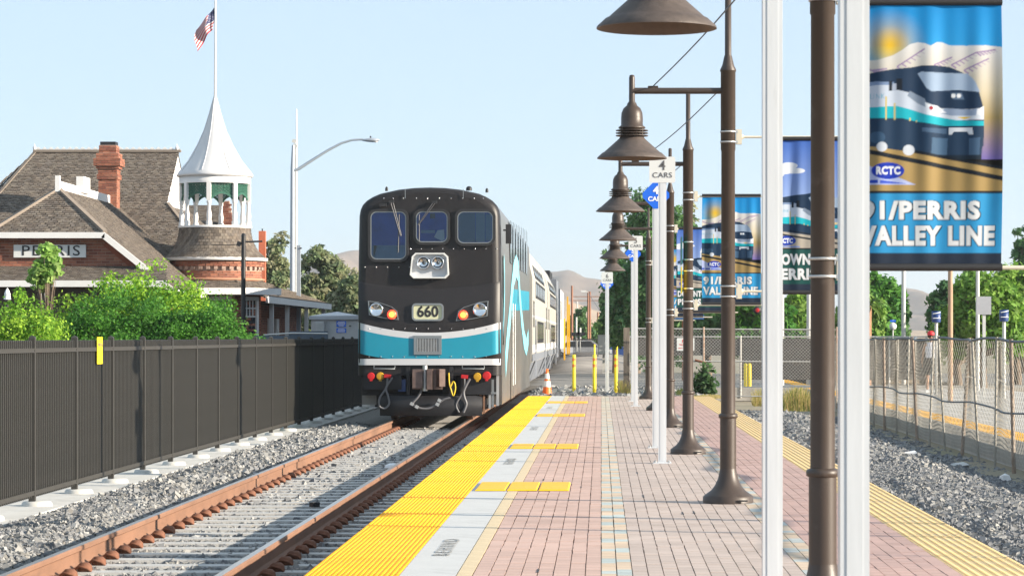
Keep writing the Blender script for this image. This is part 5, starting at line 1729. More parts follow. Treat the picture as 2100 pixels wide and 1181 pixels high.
def leaf_quads(cent, radii, nclump, crad, nleaf, lsize, pal, r, shell=.55, droop=0.0, aspect=.55):
    """leaf sized quads gathered in clumps through an uneven crown"""
    cent = np.array(cent, float); radii = np.array(radii, float)
    d = r.normal(size=(nclump, 3)); d /= np.linalg.norm(d, axis=1)[:, None]
    rad = shell + (1-shell)*r.random((nclump, 1))**.7
    bumps = 1 + .16*np.sin(d[:, :1]*4+r.random()*6) + .12*np.sin(d[:, 2:]*7+r.random()*6) + .1*np.sin(d[:, 1:2]*9)
    cc = cent + d*radii*rad*bumps
    cs = crad*r.uniform(.6, 1.3, (nclump, 1))
    ld = r.normal(size=(nclump, nleaf, 3)); ld /= np.linalg.norm(ld, axis=2)[..., None]
    lp = cc[:, None, :] + ld*cs[:, :, None]*r.random((nclump, nleaf, 1))**.45*np.array([1, 1, .8])
    lp[:, :, 2] -= droop*r.random((nclump, nleaf))
    N = nclump*nleaf
    P = lp.reshape(N, 3)
    nrm = (ld*.7 + r.normal(size=ld.shape)*.6 + np.array([0, 0, .35])).reshape(N, 3); nrm /= np.linalg.norm(nrm, axis=1)[:, None]
    t = np.cross(nrm, r.normal(size=(N, 3))); t /= np.linalg.norm(t, axis=1)[:, None]
    s = np.cross(nrm, t)
    L = lsize*r.uniform(.6, 1.3, (N, 1)); Wd = L*aspect
    a = P - t*L*.5; b = P + s*Wd*.5; c = P + t*L*.5; e = P - s*Wd*.5
    Q = np.stack([a, b, c, e], 1)
    pal = np.array(pal)
    ci = r.integers(0, len(pal), nclump)
    C = np.repeat(pal[ci], nleaf, 0)*r.uniform(.75, 1.25, (N, 1))
    C = C*.75 + .25*pal[r.integers(0, len(pal), N)]
    return Q, C, cc

def plant(name, X, Y, z0, blobs, pal, label, cat, group=None, seed=1, lsize=.12, trunk_r=.12, crad=.35, nclump=60, nleaf=60, droop=0, shell=.55, aspect=.55, crown='crown'):
    r = np.random.default_rng(seed)
    t = thing(name, (X, Y, z0), label, cat, group)
    Qs, Cs, ccs = [], [], []
    for (cx, cy, cz, rx, ry, rz) in blobs:
        k = max(6, int(nclump*(rx*rz)/max(b_[3]*b_[5] for b_ in blobs)))
        Q, C, cc = leaf_quads((cx, cy, cz), (rx, ry, rz), k, crad, nleaf, lsize, pal, r, shell, droop, aspect)
        Qs.append(Q); Cs.append(C); ccs.append((cc, (cx, cy, cz)))
    mesh_quads(crown, np.concatenate(Qs), M['leaf'], np.concatenate(Cs), parent=t)
    b = MB()
    main = max(blobs, key=lambda q: q[2]+q[5]*.3)
    mid = Vector((main[0], main[1], main[2]))
    base = Vector((X, Y, z0-.1))
    fork = base.lerp(mid, .5) + Vector((r.uniform(-.1, .1)*trunk_r*4, 0, 0))
    b.tube([base, base.lerp(fork, .5)+Vector((r.uniform(-.5, .5)*trunk_r, 0, 0)), fork, mid], [trunk_r*1.25, trunk_r, trunk_r*.8, trunk_r*.3], M['bark'], 8)
    for cc, c0 in ccs:
        for q in cc[:: max(1, len(cc)//14)]:
            q = Vector(q); m_ = fork.lerp(q, .5)+Vector((0, 0, .12*(q-fork).length*r.uniform(-1, 1)))
            b.tube([fork, m_, q], [trunk_r*.5, trunk_r*.28, trunk_r*.1], M['bark'], 5, cap=False)
    b.build('trunk' if crown == 'crown' else 'stem', t)
    return t

GY = [(0.217, 0.413, 0.032), (0.304, 0.522, 0.043), (0.152, 0.326, 0.032), (0.392, 0.587, 0.065), (0.109, 0.261, 0.026)]
GD = [(0.058, 0.196, 0.027), (0.092, 0.265, 0.034), (0.046, 0.15, 0.027), (0.126, 0.321, 0.046)]
GO = [(0.225, 0.277, 0.132), (0.159, 0.225, 0.106), (0.291, 0.317, 0.171), (0.344, 0.33, 0.198), (0.132, 0.171, 0.093)]
GT = [(0.078, 0.195, 0.065), (0.117, 0.247, 0.078), (0.052, 0.143, 0.052), (0.169, 0.286, 0.104)]
GL = [(0.151, 0.304, 0.041), (0.223, 0.385, 0.061), (0.112, 0.243, 0.041), (0.284, 0.425, 0.101)]

def bush(name, px, py_top, wpx, Y, label, pal, seed, blobs=1, lsize=.10, **kw):
    s = F/Y; X = XP(px, Y); z1 = ZP(py_top, Y); w = wpx/s/2; zb = -.5
    r = random.Random(seed); B = []
    for i in range(blobs):
        o = (i-(blobs-1)/2)/max(1, blobs)*1.1 if blobs > 1 else 0
        hh = (z1-zb)*(1 if i == blobs//2 else r.uniform(.78, .97))
        B.append((X+o*w, Y+r.uniform(-.3, .3), zb+hh*.52, w*(1 if blobs == 1 else .68), w*.8, hh*.46))
    return plant(name, X, Y, zb, B, pal, label, kw.pop('cat', 'bush'), 'bushes behind the metal fence', seed, lsize, trunk_r=.05, crown='foliage', **kw)
bush('bush', 45, 598, 210, 51, 'rounded bright yellow green bush at the far left behind the fence', GY, 11, 3, .075, crad=.26, nclump=150, nleaf=80, shell=.5)
bush('bush', 205, 606, 210, 52.5, 'dark green trimmed bush between the two bright bushes', GD, 12, 3, .065, crad=.28, nclump=190, nleaf=90, shell=.6)  # shade of the hedge bushes is put into their darker leaf palette
bush('bush', 325, 612, 190, 52.8, 'dark green bush below the tall airy bush', GD, 13, 3, .065, crad=.28, nclump=190, nleaf=90, shell=.6)
bush('bush', 420, 606, 180, 53, 'dark green bush at the right end of the hedge', GD, 14, 3, .065, crad=.28, nclump=180, nleaf=90, shell=.6)
bush('bush', 482, 640, 90, 53, 'low green bush beside the black lamp post', GD, 15, 1, .07, crad=.24, nclump=90, nleaf=70, shell=.5)
bush('bush', 300, 508, 230, 54.6, 'tall airy yellow green bush covering the roof edge of the depot', GY, 16, 4, .085, crad=.34, nclump=150, nleaf=60, shell=.35)
bush('bush', 400, 545, 130, 54.8, 'light green flowering bush in front of the turret base', GY, 17, 2, .08, crad=.28, nclump=90, nleaf=60, shell=.35)
bush('bush', 165, 568, 170, 54.4, 'pale loose bush in front of the porch roof', GY, 18, 3, .08, crad=.30, nclump=120, nleaf=60, shell=.4)
Y = 58.5; s = F/Y
plant('small_tree', XP(95, Y), Y, -.5, [(XP(92, Y), Y, ZP(555, Y), .30, .3, .30), (XP(100, Y), Y, ZP(515, Y), .20, .2, .22), (XP(112, Y), Y, ZP(545, Y), .18, .2, .2), (XP(74, Y), Y, ZP(562, Y), .16, .2, .2)], [(.24,.42,.09),(.30,.48,.12),(.18,.34,.07),(.36,.50,.16)],
      'young broad leaved tree in front of the PERRIS sign', 'tree', None, 21, .15, trunk_r=.03, crad=.13, nclump=34, nleaf=26, shell=.3, aspect=.6)

def tree(px, py_top, wpx, Y, label, pal, seed, group='background trees', py_bot=None, lsize=.28, cat='tree', name='tree', parts=4, **kw):
    s = F/Y; X = XP(px, Y); zt = ZP(py_top, Y); w = wpx/s/2; zb = ZP(py_bot, Y) if py_bot else .8
    r = random.Random(seed); B = []
    H = zt-zb
    B.append((X, Y, zb+H*.62, w*.62, w*.6, H*.40))
    for i in range(parts):
        a = r.uniform(-1, 1) if i > 1 else (-1, 1)[i]
        B.append((X+a*w*.55, Y+r.uniform(-.5, .5)*w, zb+H*r.uniform(.25, .66), w*r.uniform(.36, .5), w*.45, H*r.uniform(.24, .34)))
    kw.setdefault('crad', max(.35, w*.22)); kw.setdefault('nclump', 60); kw.setdefault('nleaf', 60)
    return plant(name, X, Y, -.5, B, pal, label, cat, group, seed, lsize, trunk_r=.10+w*.05, **kw)
# left, behind the depot and the train
tree(565, 488, 90, 118, 'grey green tree behind the right end of the depot', GO, 31, nclump=70, lsize=.24)
tree(660, 512, 130, 125, 'big grey olive tree behind the street light pole', GO, 32, nclump=100, lsize=.26, parts=6)
tree(725, 555, 90, 112, 'olive coloured tree beside the train roof', GO, 33, nclump=80, lsize=.24, parts=5)
tree(620, 585, 110, 135, 'pale dusty tree low behind the white street light pole', GO, 34, nclump=60)
# right of the track
tree(1345, 388, 190, 118, 'tall dark eucalyptus behind the platform lamps', GT, 41, nclump=120, nleaf=70, lsize=.26, parts=8, shell=.45, droop=.4)
tree(1262, 505, 60, 128, 'dark ragged tree behind the farthest lamp shade', GT, 42, nclump=44, nleaf=60, parts=5, shell=.3)
tree(1305, 600, 110, 122, 'mid green low tree behind the thin white post beyond the platform', GT, 43, nclump=90, parts=5)
tree(1190, 640, 60, 215, 'far green tree beside the end of the train', GT, 44, nclump=60, lsize=.3)
tree(1240, 655, 80, 230, 'far green tree beyond the level crossing', GL, 45, nclump=60, lsize=.3)
tree(1410, 395, 70, 140, 'pale narrow tree top right of the tall eucalyptus', GO, 46, nclump=60, nleaf=50, parts=4)
tree(1455, 590, 150, 110, 'green tree behind the chain link gate', GT, 47, nclump=90, parts=5)
tree(1560, 610, 150, 104, 'dark green tree with a red flower bed below', GD, 48, nclump=90, parts=5)
tree(1640, 605, 110, 108, 'bright green tree between the white posts', GL, 49, nclump=80, parts=5)
tree(1800, 572, 120, 112, 'dark green tree left of the hill gap', GD, 50, nclump=90, parts=5)
tree(1760, 590, 80, 96, 'light green tree just right of the thick white post', GL, 51, nclump=70, parts=4)
tree(1822, 592, 66, 126, 'deep green round tree beside the light pole', GT, 52, nclump=80, parts=4)
tree(1958, 590, 96, 112, 'dark tree behind the wooden utility pole', GT, 53, nclump=80, parts=5)
tree(2015, 560, 170, 84, 'large light green tree behind the grey sign back', GL, 54, nclump=120, nleaf=70, lsize=.2, parts=6)
tree(2085, 545, 120, 90, 'yellow green tree at the far right edge', GL, 55, nclump=90, nleaf=60, lsize=.2, parts=5)
tree(2100, 478, 90, 130, 'dark tall tree rising behind the yellow green tree', GT, 56, nclump=60, parts=4, shell=.35)
tree(1962, 640, 100, 88, 'low bright shrub tree behind the blue station sign', GL, 57, nclump=70, lsize=.16, parts=4)
# palm like plant at the right post
def palm(px, py, Y, label):
    X = XP(px, Y); z = ZP(py, Y)
    t = thing('palm_tree', (X, Y, -.5), label, 'palm tree')
    MB().tube([(X, Y, -.5), (X+.05, Y, z)], [.14, .10], mat('palm_trunk', (.32,.17,.10), .9, var=.3, vscale=12), 10).build('trunk', t)
    Q = []; C = []
    for k in range(30):
        a = rnd.uniform(0, 6.28); e = rnd.uniform(-.5, 1.1); L = rnd.uniform(.7, 1.0)
        prev = Vector((X, Y, z))
        for j in range(7):
            e2 = e - j*.22
            nx = prev + Vector((math.cos(a)*math.cos(e2), math.sin(a)*math.cos(e2), math.sin(e2)))*L/7
            sd_ = Vector((-math.sin(a), math.cos(a), 0))*.11*(1-j/8)
            Q.append([prev-sd_, nx-sd_*.9, nx, prev]); Q.append([prev, nx, nx+sd_*.9, prev+sd_]); C += [(.09,.16,.03)]*2
            prev = nx
    mesh_quads('crown', [[tuple(p) for p in q] for q in Q], M['leaf'], C, parent=t)
palm(1778, 628, 88, 'small palm with brown trunk right of the thick white post')
# weeds
def tuft(px0, px1, py, Y, h, n, pal, label, seed, name='weeds', cat='weeds', zb=-.40):
    r = np.random.default_rng(seed)
    x = r.uniform(XP(px0, Y), XP(px1, Y), n); y = Y + r.uniform(-.5, .5, n)
    mid = (XP(px0, Y)+XP(px1, Y))/2; hw = (XP(px1, Y)-XP(px0, Y))/2
    hh = h*r.uniform(.4, 1, n)*(1-.5*((x-mid)/hw)**2)
    dx = r.normal(0, .22, n)*hh; dy = r.normal(0, .22, n)*hh
    w = .010
    Q = np.stack([np.stack([x-w, y, np.full(n, zb)], -1), np.stack([x+w, y, np.full(n, zb)], -1), np.stack([x+dx+w*.4, y+dy, zb+hh], -1), np.stack([x+dx-w*.4, y+dy, zb+hh], -1)], 1)
    pal = np.array(pal)
    t = thing(name, (mid, Y, zb), label, cat)
    mesh_quads('blades', Q, M['leaf'], pal[r.integers(0, len(pal), n)]*r.uniform(.8, 1.2, (n, 1)), parent=t)
DRY = [(.62,.50,.20),(.56,.48,.17),(.44,.44,.13),(.70,.55,.28)]
tuft(1606, 1665, 800, 69, .62, 1400, DRY+[(.16,.2,.05)], 'dry yellow weeds between the white post and the brown pole', 61)
tuft(1545, 1575, 780, 74, .5, 500, DRY, 'small dry weeds left of the second white post', 62)
tuft(1270, 1292, 808, 70.2, .45, 500, DRY, 'dry brown weeds at the foot of the fence end post', 63, zb=-.06)
tuft(1385, 1420, 800, 68.6, .40, 600, [(.14,.2,.06),(.2,.24,.08),(.3,.28,.1)], 'green weeds left of the leafy plant', 64, zb=-.2)
tuft(1400, 1500, 815, 68.2, .10, 900, DRY, 'low dry weeds along the end of the yellow tiles', 65, zb=-.06)
Y = 69.0
plant('leafy_plant', XP(1443, Y), Y, -.3, [(XP(1443, Y), Y, .28, .32, .3, .42)], [(.06,.13,.045),(.09,.17,.06),(.05,.10,.035)], 'leafy green plant growing through the chain link gate', 'plant', None, 66, .15, trunk_r=.02, crad=.14, nclump=46, nleaf=14, shell=.3, aspect=.6, crown='foliage')

# ------------------------------------------------------------------ chain link fences
def chain(x0, x1, z0, z1, cell, fn, r, name, parent, m):
    """diamond wires mapped by fn(s,z) -> point"""
    b = MB(); L = x1-x0; H = z1-z0; n = int(L/cell)
    k = -int(H/cell)
    while k < n:
        for sg in (1, -1):
            s0 = k*cell if sg > 0 else k*cell+H
            pa = [s0, z0]; pb = [s0+H*sg, z1]
            def clip(p, q):
                for lim, lo in ((0, True), (L, False)):
                    if (p[0] < lim) == lo and (q[0] < lim) == lo and p[0] != lim and q[0] != lim: return None
                    for u, v in ((p, q), (q, p)):
                        if (u[0] < lim) == lo and u[0] != lim:
                            t = (lim-u[0])/(v[0]-u[0]); u[1] += (v[1]-u[1])*t; u[0] = lim
                return p, q
            c = clip(pa, pb)
            if c:
                p, q = c
                pts = [fn(p[0]+(q[0]-p[0])*t/3+x0, p[1]+(q[1]-p[1])*t/3) for t in range(4)]
                b.tube(pts, r, m, 3, cap=False, smooth=False)
        k += 1
    o = b.build(name, parent); o['kind'] = 'stuff'; return o
CY = 69.5
cl = thing('chain_link_fence', (XP(1296, CY), CY, -.1), 'chain link fence across the end of the platform with a red lettered sign', 'fence')
X0, X1 = XP(1296, CY), 6.0
for px in (1296, 1443, 1590, 1716):
    x = XP(px, CY)
    MB().tube([(x, CY, -.35), (x, CY, 1.72)], .022, mat('rusty_post', (.45,.38,.32), .7, c2=(.35,.17,.09), vscale=7) if 'rusty' not in M else M['rusty'], 10).build('post', cl)
for z in (1.68, .86, -.02):
    MB().tube([(X0, CY, z), ((X0+X1)/2, CY, z-.02), (X1, CY, z-.03)], .018, M['wire'], 8).build('rail', cl)
chain(X0, X1, .0, 1.66, .085, lambda s, z: Vector((s, CY, z)), .0035, 'mesh', cl, M['wire'])
MB().tube([(XP(1425, CY), CY-.03, .88), (XP(1448, CY), CY-.05, .80)], .03, M['clip'], 8).build('hinge', cl)
ts = thing('warning_sign', (XP(1405, CY), CY-.03, 1.2), 'white metal sign with red lettering hung on the chain link fence', 'sign')
x0, x1 = XP(1388, CY), XP(1424, CY)
MB().box(x0, x1, CY-.040, CY-.032, ZP(719, CY), ZP(693, CY), M['sign_white']).build('panel', ts)
tb_ = MB()
for i, wd in enumerate(('NO', 'TRESPASSING', 'PRIVATE PROPERTY')):
    tb_.text(wd, (.12, .055, .042)[i], Matrix.Translation(((x0+x1)/2, CY-.043, ZP(700+7*i, CY))) @ Matrix.Rotation(R(90), 4, 'X'), M['ink_red'], bold=.02)
tb_.build('lettering', ts)
# big old timber post at the fence end
MBp = MB().cbox((XP(1285, 69.9), 69.9, .68), (.16, .16, 2.05), mat('old_timber', (.17,.14,.115), .9, var=.3, vscale=6, stretch=(4,4,.5)))
setp(MBp.build('timber_post'), 'weathered brown timber post at the end of the chain link fence', 'post')
# side fence along the gravel
SXF = 5.96
sf = thing('mesh_fence', (SXF, 45, -.45), 'sagging wire mesh fence with leaning posts between the gravel and the far platform', 'fence')
ys_ = list(np.arange(15.0, 69.5, 2.02))
rr = random.Random(5)
tops = {}
def top_z(y): return 1.42 + .022*math.sin(y*1.1) + .012*math.sin(y*2.7)
def bulge(y, z): return SXF + .05*math.sin(y*1.7)*(z+.45) + .03*math.sin(y*.6)
for k, y in enumerate(ys_):
    tx, ty = rr.uniform(-.04, .04), rr.uniform(-.10, .10)
    MB().tube([(bulge(y, -.45), y, -.5), (bulge(y, 1.4)+tx, y+ty, top_z(y)+.03)], .020 if k % 3 else .03, M['wire_dull'] if k % 3 else M['bark_pole'], 8).build('post', sf)
    if k+1 < len(ys_):
        y2 = ys_[k+1]
        L_ = lambda zf: [(bulge(y+(y2-y)*t/4, zf(y)), y+(y2-y)*t/4, zf(y+(y2-y)*t/4)) for t in range(5)]
        MB().tube(L_(top_z), .022, M['cable'], 6).build('rail', sf)
        MB().tube(L_(lambda y_: .38+.03*math.sin(y_*.9)), .016, M['cable'], 6).build('rail', sf)
chain(16.0, 69.0, -.40, 1.40, .13, lambda s, z: Vector((bulge(s, z), s, z)), .0032, 'mesh', sf, M['wire_dull'])

# ------------------------------------------------------------------ far platform and what stands on it
fpz = -.10
fpl = MB().box(6.25, 12.0, 14, 110, -.8, fpz, mat('far_platform', (.44,.42,.39), .9, var=.12, vscale=1.5, dirt=((.34,.33,.31), .6, .55))).build('far_platform')
fpl['kind'] = 'structure'
tile2 = dome_tile(.56, .6, 7, 7, M['tac_y'])
y = 30.3
while y < 110:
    link('tactile_tile', tile2, fpl, (6.56, y, fpz+.004)); y += .6
# a low brown bank and dark screens behind the fences
setp(MB().box(XP(1800, 92), XP(1885, 92), 92, 92.3, -.3, 1.25, mat('brown_wall', (.30,.21,.13), .9, var=.2, vscale=3)).build('wall'), 'low brown wall behind the mesh fence at the right', 'wall')
t = thing('screen_fence', (XP(1550, 84), 84, -.3), 'dark screened fence behind the chain link fence', 'fence')
scr = mat('screen_cloth', (.055,.052,.05), .9, var=.2, vscale=2)
xs_ = np.linspace(XP(1290, 84), XP(1900, 84), 9)
for a, c in zip(xs_[:-1], xs_[1:]):
    MB().box(a+.03, c-.03, 84, 84.03, .9 if c < XP(1560, 84) else .15, 1.42, scr).build('panel', t)
for a in xs_: MB().tube([(a, 84.0, -.4), (a, 84.0, 1.5)], .03, M['wire'], 8).build('post', t)
MB().tube([(xs_[0], 84, 1.47), (xs_[-1], 84, 1.47)], .022, M['wire'], 8).build('rail', t)
def pole(px, py_top, Y, r, m, label, name='light_pole', cat='pole', zb=-.2, grp=None):
    x = XP(px, Y); t = thing(name, (x, Y, zb), label, cat, grp)
    MB().tube([(x, Y, zb), (x, Y, ZP(py_top, Y))], [r, r*.85], m, 12).build('shaft', t)
    MB().lathe([(r*1.8, 0), (r*1.8, .05), (r*1.1, .08)], (x, Y, zb), m, n=12).build('base', t)
    return t
M['pole_conc'] = mat('pole_concrete', (.52,.52,.50), .7, var=.08)
M['pole_wood'] = mat('pole_wood', (.36,.24,.16), .85, var=.25, vscale=4, stretch=(4,4,.4))
M['pole_red'] = mat('pole_redwood', (.27,.13,.08), .85, var=.25, vscale=4, stretch=(4,4,.4))
t = pole(1853, 430, 90, .075, M['pole_conc'], 'pale concrete light pole below the large banner')
t = pole(1949, 430, 66, .065, M['pole_wood'], 'brown wooden utility pole below the large banner', 'utility_pole')
t = pole(2005, 470, 80, .06, M['pole_conc'], 'thin grey pole left of the grey sign back')
t = pole(1659, 600, 90, .09, M['pole_conc'], 'white pole between the second white post and the brown pole')
t = pole(1605, 590, 88, .05, M['pole_conc'], 'thin white pole at the right edge of the second white post')
x = XP(2018, 72); t = thing('road_sign', (x, 72, fpz), 'grey back of a square road sign on a square post', 'sign')
MB().box(x-.04, x+.04, 71.96, 72.04, fpz, ZP(612, 72), M['pole_conc']).build('post', t)
MB().box(XP(2002, 72), XP(2032, 72), 71.93, 71.95, ZP(645, 72), ZP(608, 72), mat('sign_back', (.40,.40,.42), .5, metal=.3, var=.05)).build('panel', t)
def station_sign(px, py0, py1, Y, label):
    x = XP(px, Y); t = thing('station_sign', (x, Y, fpz), label, 'sign', 'blue station signs on the far platform')
    MB().tube([(x, Y, fpz), (x, Y, ZP(py1, Y))], .045, M['pole_conc'], 10).build('post', t)
    w = 9.5/F*Y; m = mat('sign_navy', (.01,.04,.16), .45, var=0)
    b = MB().lathe([(w*.92, 0), (w, .06), (w, 0.06+(py1-py0)/F*Y*.8), (w*.95, (py1-py0)/F*Y), (0, (py1-py0)/F*Y)], (x, Y, ZP(py1, Y)), m, n=16); b.build('panel', t)
    zc = ZP(py0*.7+py1*.3, Y)
    MB().tube([(x-w*.8, Y-w*.75, zc+.02), (x, Y-w-.012, zc+.035), (x+w*.8, Y-w*.75, zc+.06)], .015, M['ink_white'], 6).build('emblem', t)
    MB().tube([(x-w*.8, Y-w*.75, zc-.10), (x, Y-w-.012, zc-.10), (x+w*.8, Y-w*.75, zc-.10)], .012, M['ink_white'], 6).build('emblem', t)
station_sign(1920, 638, 661, 74, 'small navy station sign left of the wooden utility pole')
station_sign(2059, 635, 659, 70, 'small navy station sign at the far right')
x = XP(1831, 95); t = thing('road_sign', (x, 95, -.1), 'round grey sign back with a small blue plate on top', 'sign')
MB().tube([(x, 95, -.1), (x, 95, ZP(655, 95))], .025, M['pole_conc'], 8).build('post', t)
b = MB().lathe([(.13, 0), (.13, .012), (0, .012)], (0,0,0), M['sign_white'], n=20); b.v = [(x+a[0], 94.96-a[2], ZP(669, 95)+a[1]) for a in b.v]; b.build('disc', t)
MB().box(x-.10, x+.10, 94.95, 94.97, ZP(660, 95), ZP(656, 95), M['sign_blue']).build('plate', t)
# yellow bollards, crossing signal, canopy and house beyond the fence
for px, lb in ((1529, 'left of a pair of yellow bollards behind the chain link fence'), (1537, 'right of a pair of yellow bollards behind the chain link fence')):
    x = XP(px, 82); t = thing('bollard', (x, 82, -.15), lb, 'bollard', 'yellow bollards behind the chain link fence')
    MB().lathe([(.055, 0), (.055, .66), (.04, .69), (0, .70)], (x, 82, -.02), M['yellow'], n=14).build('tube', t)
t = thing('shelter_canopy', (XP(1440, 98), 98, -.1), 'blue shelter canopy on a reddish post behind the chain link fence', 'canopy')
MB().box(XP(1385, 98), XP(1442, 98), 97, 99.5, ZP(655, 98), ZP(646, 98), mat('canopy_blue', (.015,.09,.24), .5, var=.05)).build('roof', t)
MB().tube([(XP(1402, 98), 98, -.1), (XP(1402, 98), 98, ZP(655, 98))], .07, M['pole_red'], 10).build('post', t)
t = thing('house', (XP(1440, 150), 150, -.3), 'distant house with a brown pitched roof behind the platform lamps', 'house')
hx0, hx1 = XP(1415, 150), XP(1465, 150)
MB().box(hx0+.1, hx1-.1, 150, 153, -.4, ZP(676, 150), M['car_cream']).build('wall', t)
MB().raw([(hx0, 149.8, ZP(676, 150)), (hx1, 149.8, ZP(676, 150)), (hx1, 153.2, ZP(676, 150)), (hx0, 153.2, ZP(676, 150)), (hx0+.4, 151.5, ZP(660, 150)), (hx1-.6, 151.5, ZP(660, 150))], [(0,1,5,4), (2,3,4,5), (1,2,5), (3,0,4)], M['ridge']).build('roof', t)
x = XP(1556, 92); t = thing('crossing_signal', (x, 92, -.1), 'railway crossing signal with a red lamp left of the second white post', 'signal')
MB().tube([(x+.12, 92, -.1), (x+.12, 92, ZP(560, 92))], .05, M['pole_conc'], 10).build('post', t)
for dx in (-.05, .28):
    b = MB().lathe([(.14, 0), (.14, .05), (.05, .08), (0, .08)], (0,0,0), M['rubber'], n=16); b.v = [(x+dx+a[0], 91.9-a[2], ZP(636, 92)+a[1]) for a in b.v]
    hd = b.build('signal_head', t)
    b = MB().lathe([(.07, .085), (0, .10)], (0,0,0), M['red_cap'], n=14); b.v = [(x+dx+a[0], 91.9-a[2], ZP(636, 92)+a[1]) for a in b.v]; b.build('lens', hd)
# utility poles and wires beyond the crossing
def upole(px, py_top, Y, label, m, arms=True, r=.15):
    x = XP(px, Y); t = thing('utility_pole', (x, Y, -.4), label, 'pole', 'utility poles beyond the crossing')
    MB().tube([(x, Y, -.4), (x, Y, ZP(py_top, Y))], [r, r*.75], m, 10).build('shaft', t)
    if arms:
        for k in (0, 1):
            MB().box(x-1.1, x+1.1, Y-.05, Y+.05, ZP(py_top+11+8*k, Y), ZP(py_top+9.6+8*k, Y), M['pole_red']).build('crossarm', t)
    return t
upole(1173, 586, 190, 'dark wooden pole right beside the end of the train', M['pole_red'], False, .10)
tp_ = upole(1206, 598, 200, 'left of the twin wooden utility poles with crossarms', M['pole_red'], True, .09)
upole(1210, 598, 202, 'right of the twin wooden utility poles with crossarms', M['pole_red'], False, .09)
upole(1226, 640, 240, 'short wooden pole left of the thin white post beyond the platform', M['pole_red'], False, .10)
upole(1184, 618, 230, 'thin pale mast left of the twin wooden poles', M['pole_conc'], False, .07)
x = XP(1206, 200)
t = thing('street_light', (x, 199.8, ZP(600, 200)), 'small cobra head street light on the twin wooden poles', 'street light')
MB().tube([(x, 199.8, ZP(600, 200)), (XP(1200, 200), 199.8, ZP(597.5, 200))], .04, M['pole_conc'], 6).build('arm', t)
MB().cbox((XP(1196, 200), 199.8, ZP(597.5, 200)), (.32, .2, .12), M['sign_white']).build('lamp_head', t)
a = Vector((x, 200, ZP(600, 200))); c = Vector((XP(1420, 120), 120, ZP(612, 120)))
setp(MB().tube([a.lerp(c, k/12)+Vector((0, 0, -2.2*math.sin(math.pi*k/12))) for k in range(13)], .02, M['cable'], 5).build('wire'), 'sagging power wire from the twin poles into the dark tree', 'wire')
for px, py, lb in ((1182, 650, 'taller white crossing signal mast beside the train'), (1190, 672, 'shorter white crossing signal mast right of the taller one')):
    x = XP(px, 150); t = thing('crossing_signal', (x, 150, -.3), lb, 'signal', 'crossing signals by the far crossing')
    MB().tube([(x, 150, -.3), (x, 150, ZP(py, 150))], .05, M['pole_conc'], 8).build('post', t)
    for dx in (-.16, .16): MB().cbox((x+dx, 149.9, ZP(685, 150)), (.2, .12, .2), M['under']).build('signal_head', t)
x = XP(1238, 120); t = thing('signal_cabinet', (x, 120, -.2), 'grey equipment cabinet behind the thin white post beyond the platform', 'cabinet')
MB().box(x-.26, x+.26, 120, 120.5, .7, ZP(686, 120), M['pole_conc']).build('body', t)
MB().box(x-.05, x+.05, 120.2, 120.3, -.3, .7, M['pole_conc']).build('leg', t)
MB().box(x-.22, x+.22, 119.985, 120, .75, ZP(689, 120), M['sign_white']).build('door', t)
for px, lb in ((1219, 'left yellow gate post beyond the delineators'), (1265, 'right yellow gate post beyond the delineators')):
    x = XP(px, 125); t = thing('gate_post', (x, 125, -.3), lb, 'post', 'yellow gate posts by the far crossing')
    MB().lathe([(.042, 0), (.042, 1.17), (0, 1.20)], (x, 125, -.05), M['yellow'], n=12).build('tube', t)
t = thing('railing', (XP(1200, 140), 140, -.3), 'dark pedestrian railing by the far crossing', 'railing')
for k in range(24):
    x = XP(1176+2.2*k, 140); MB().box(x-.015, x+.015, 139.98, 140.02, .1, 1.35, M['under']).build('baluster', t)
MB().tube([(XP(1174, 140), 140, 1.36), (XP(1230, 140), 140, 1.36)], .03, M['under'], 6).build('rail', t)
def car(px, Y, c, label, L=4.3):
    x = XP(px, Y); t = thing('parked_car', (x, Y, -.1), label, 'car', 'cars parked beyond the crossing')
    m = mat('car_paint', c, .25, metal=.2, var=0, coat=.6)
    P = [(-L/2, .25), (-L/2, .75), (-L*.33, .85), (-L*.22, 1.35), (L*.18, 1.38), (L*.34, .88), (L/2, .72), (L/2, .25)]
    b = MB().slab([(x+a, Y-.8, z-.1) for a, z in P], (0, 1.6, 0), m); b.build('body', t)
    MB().slab([(x+a, Y-.81, z-.1) for a, z in ((-L*.29, .90), (-L*.20, 1.28), (L*.16, 1.30), (L*.28, .92))], (0, .01, 0), M['darkglass']).build('window', t)
    for a in (-L*.31, L*.31):
        w = MB().tube([(x+a, Y-.82, .2), (x+a, Y-.6, .2)], .31, M['rubber'], 18, smooth=False).build('wheel', t)
        MB().tube([(x+a, Y-.83, .2), (x+a, Y-.82, .2)], .18, M['chrome'], 12, smooth=False).build('rim', w)
car(1278, 190, (.02, .06, .22), 'dark blue car parked beyond the yellow gate posts')
car(1190, 185, (.55, .56, .58), 'white car parked near the crossing signals')

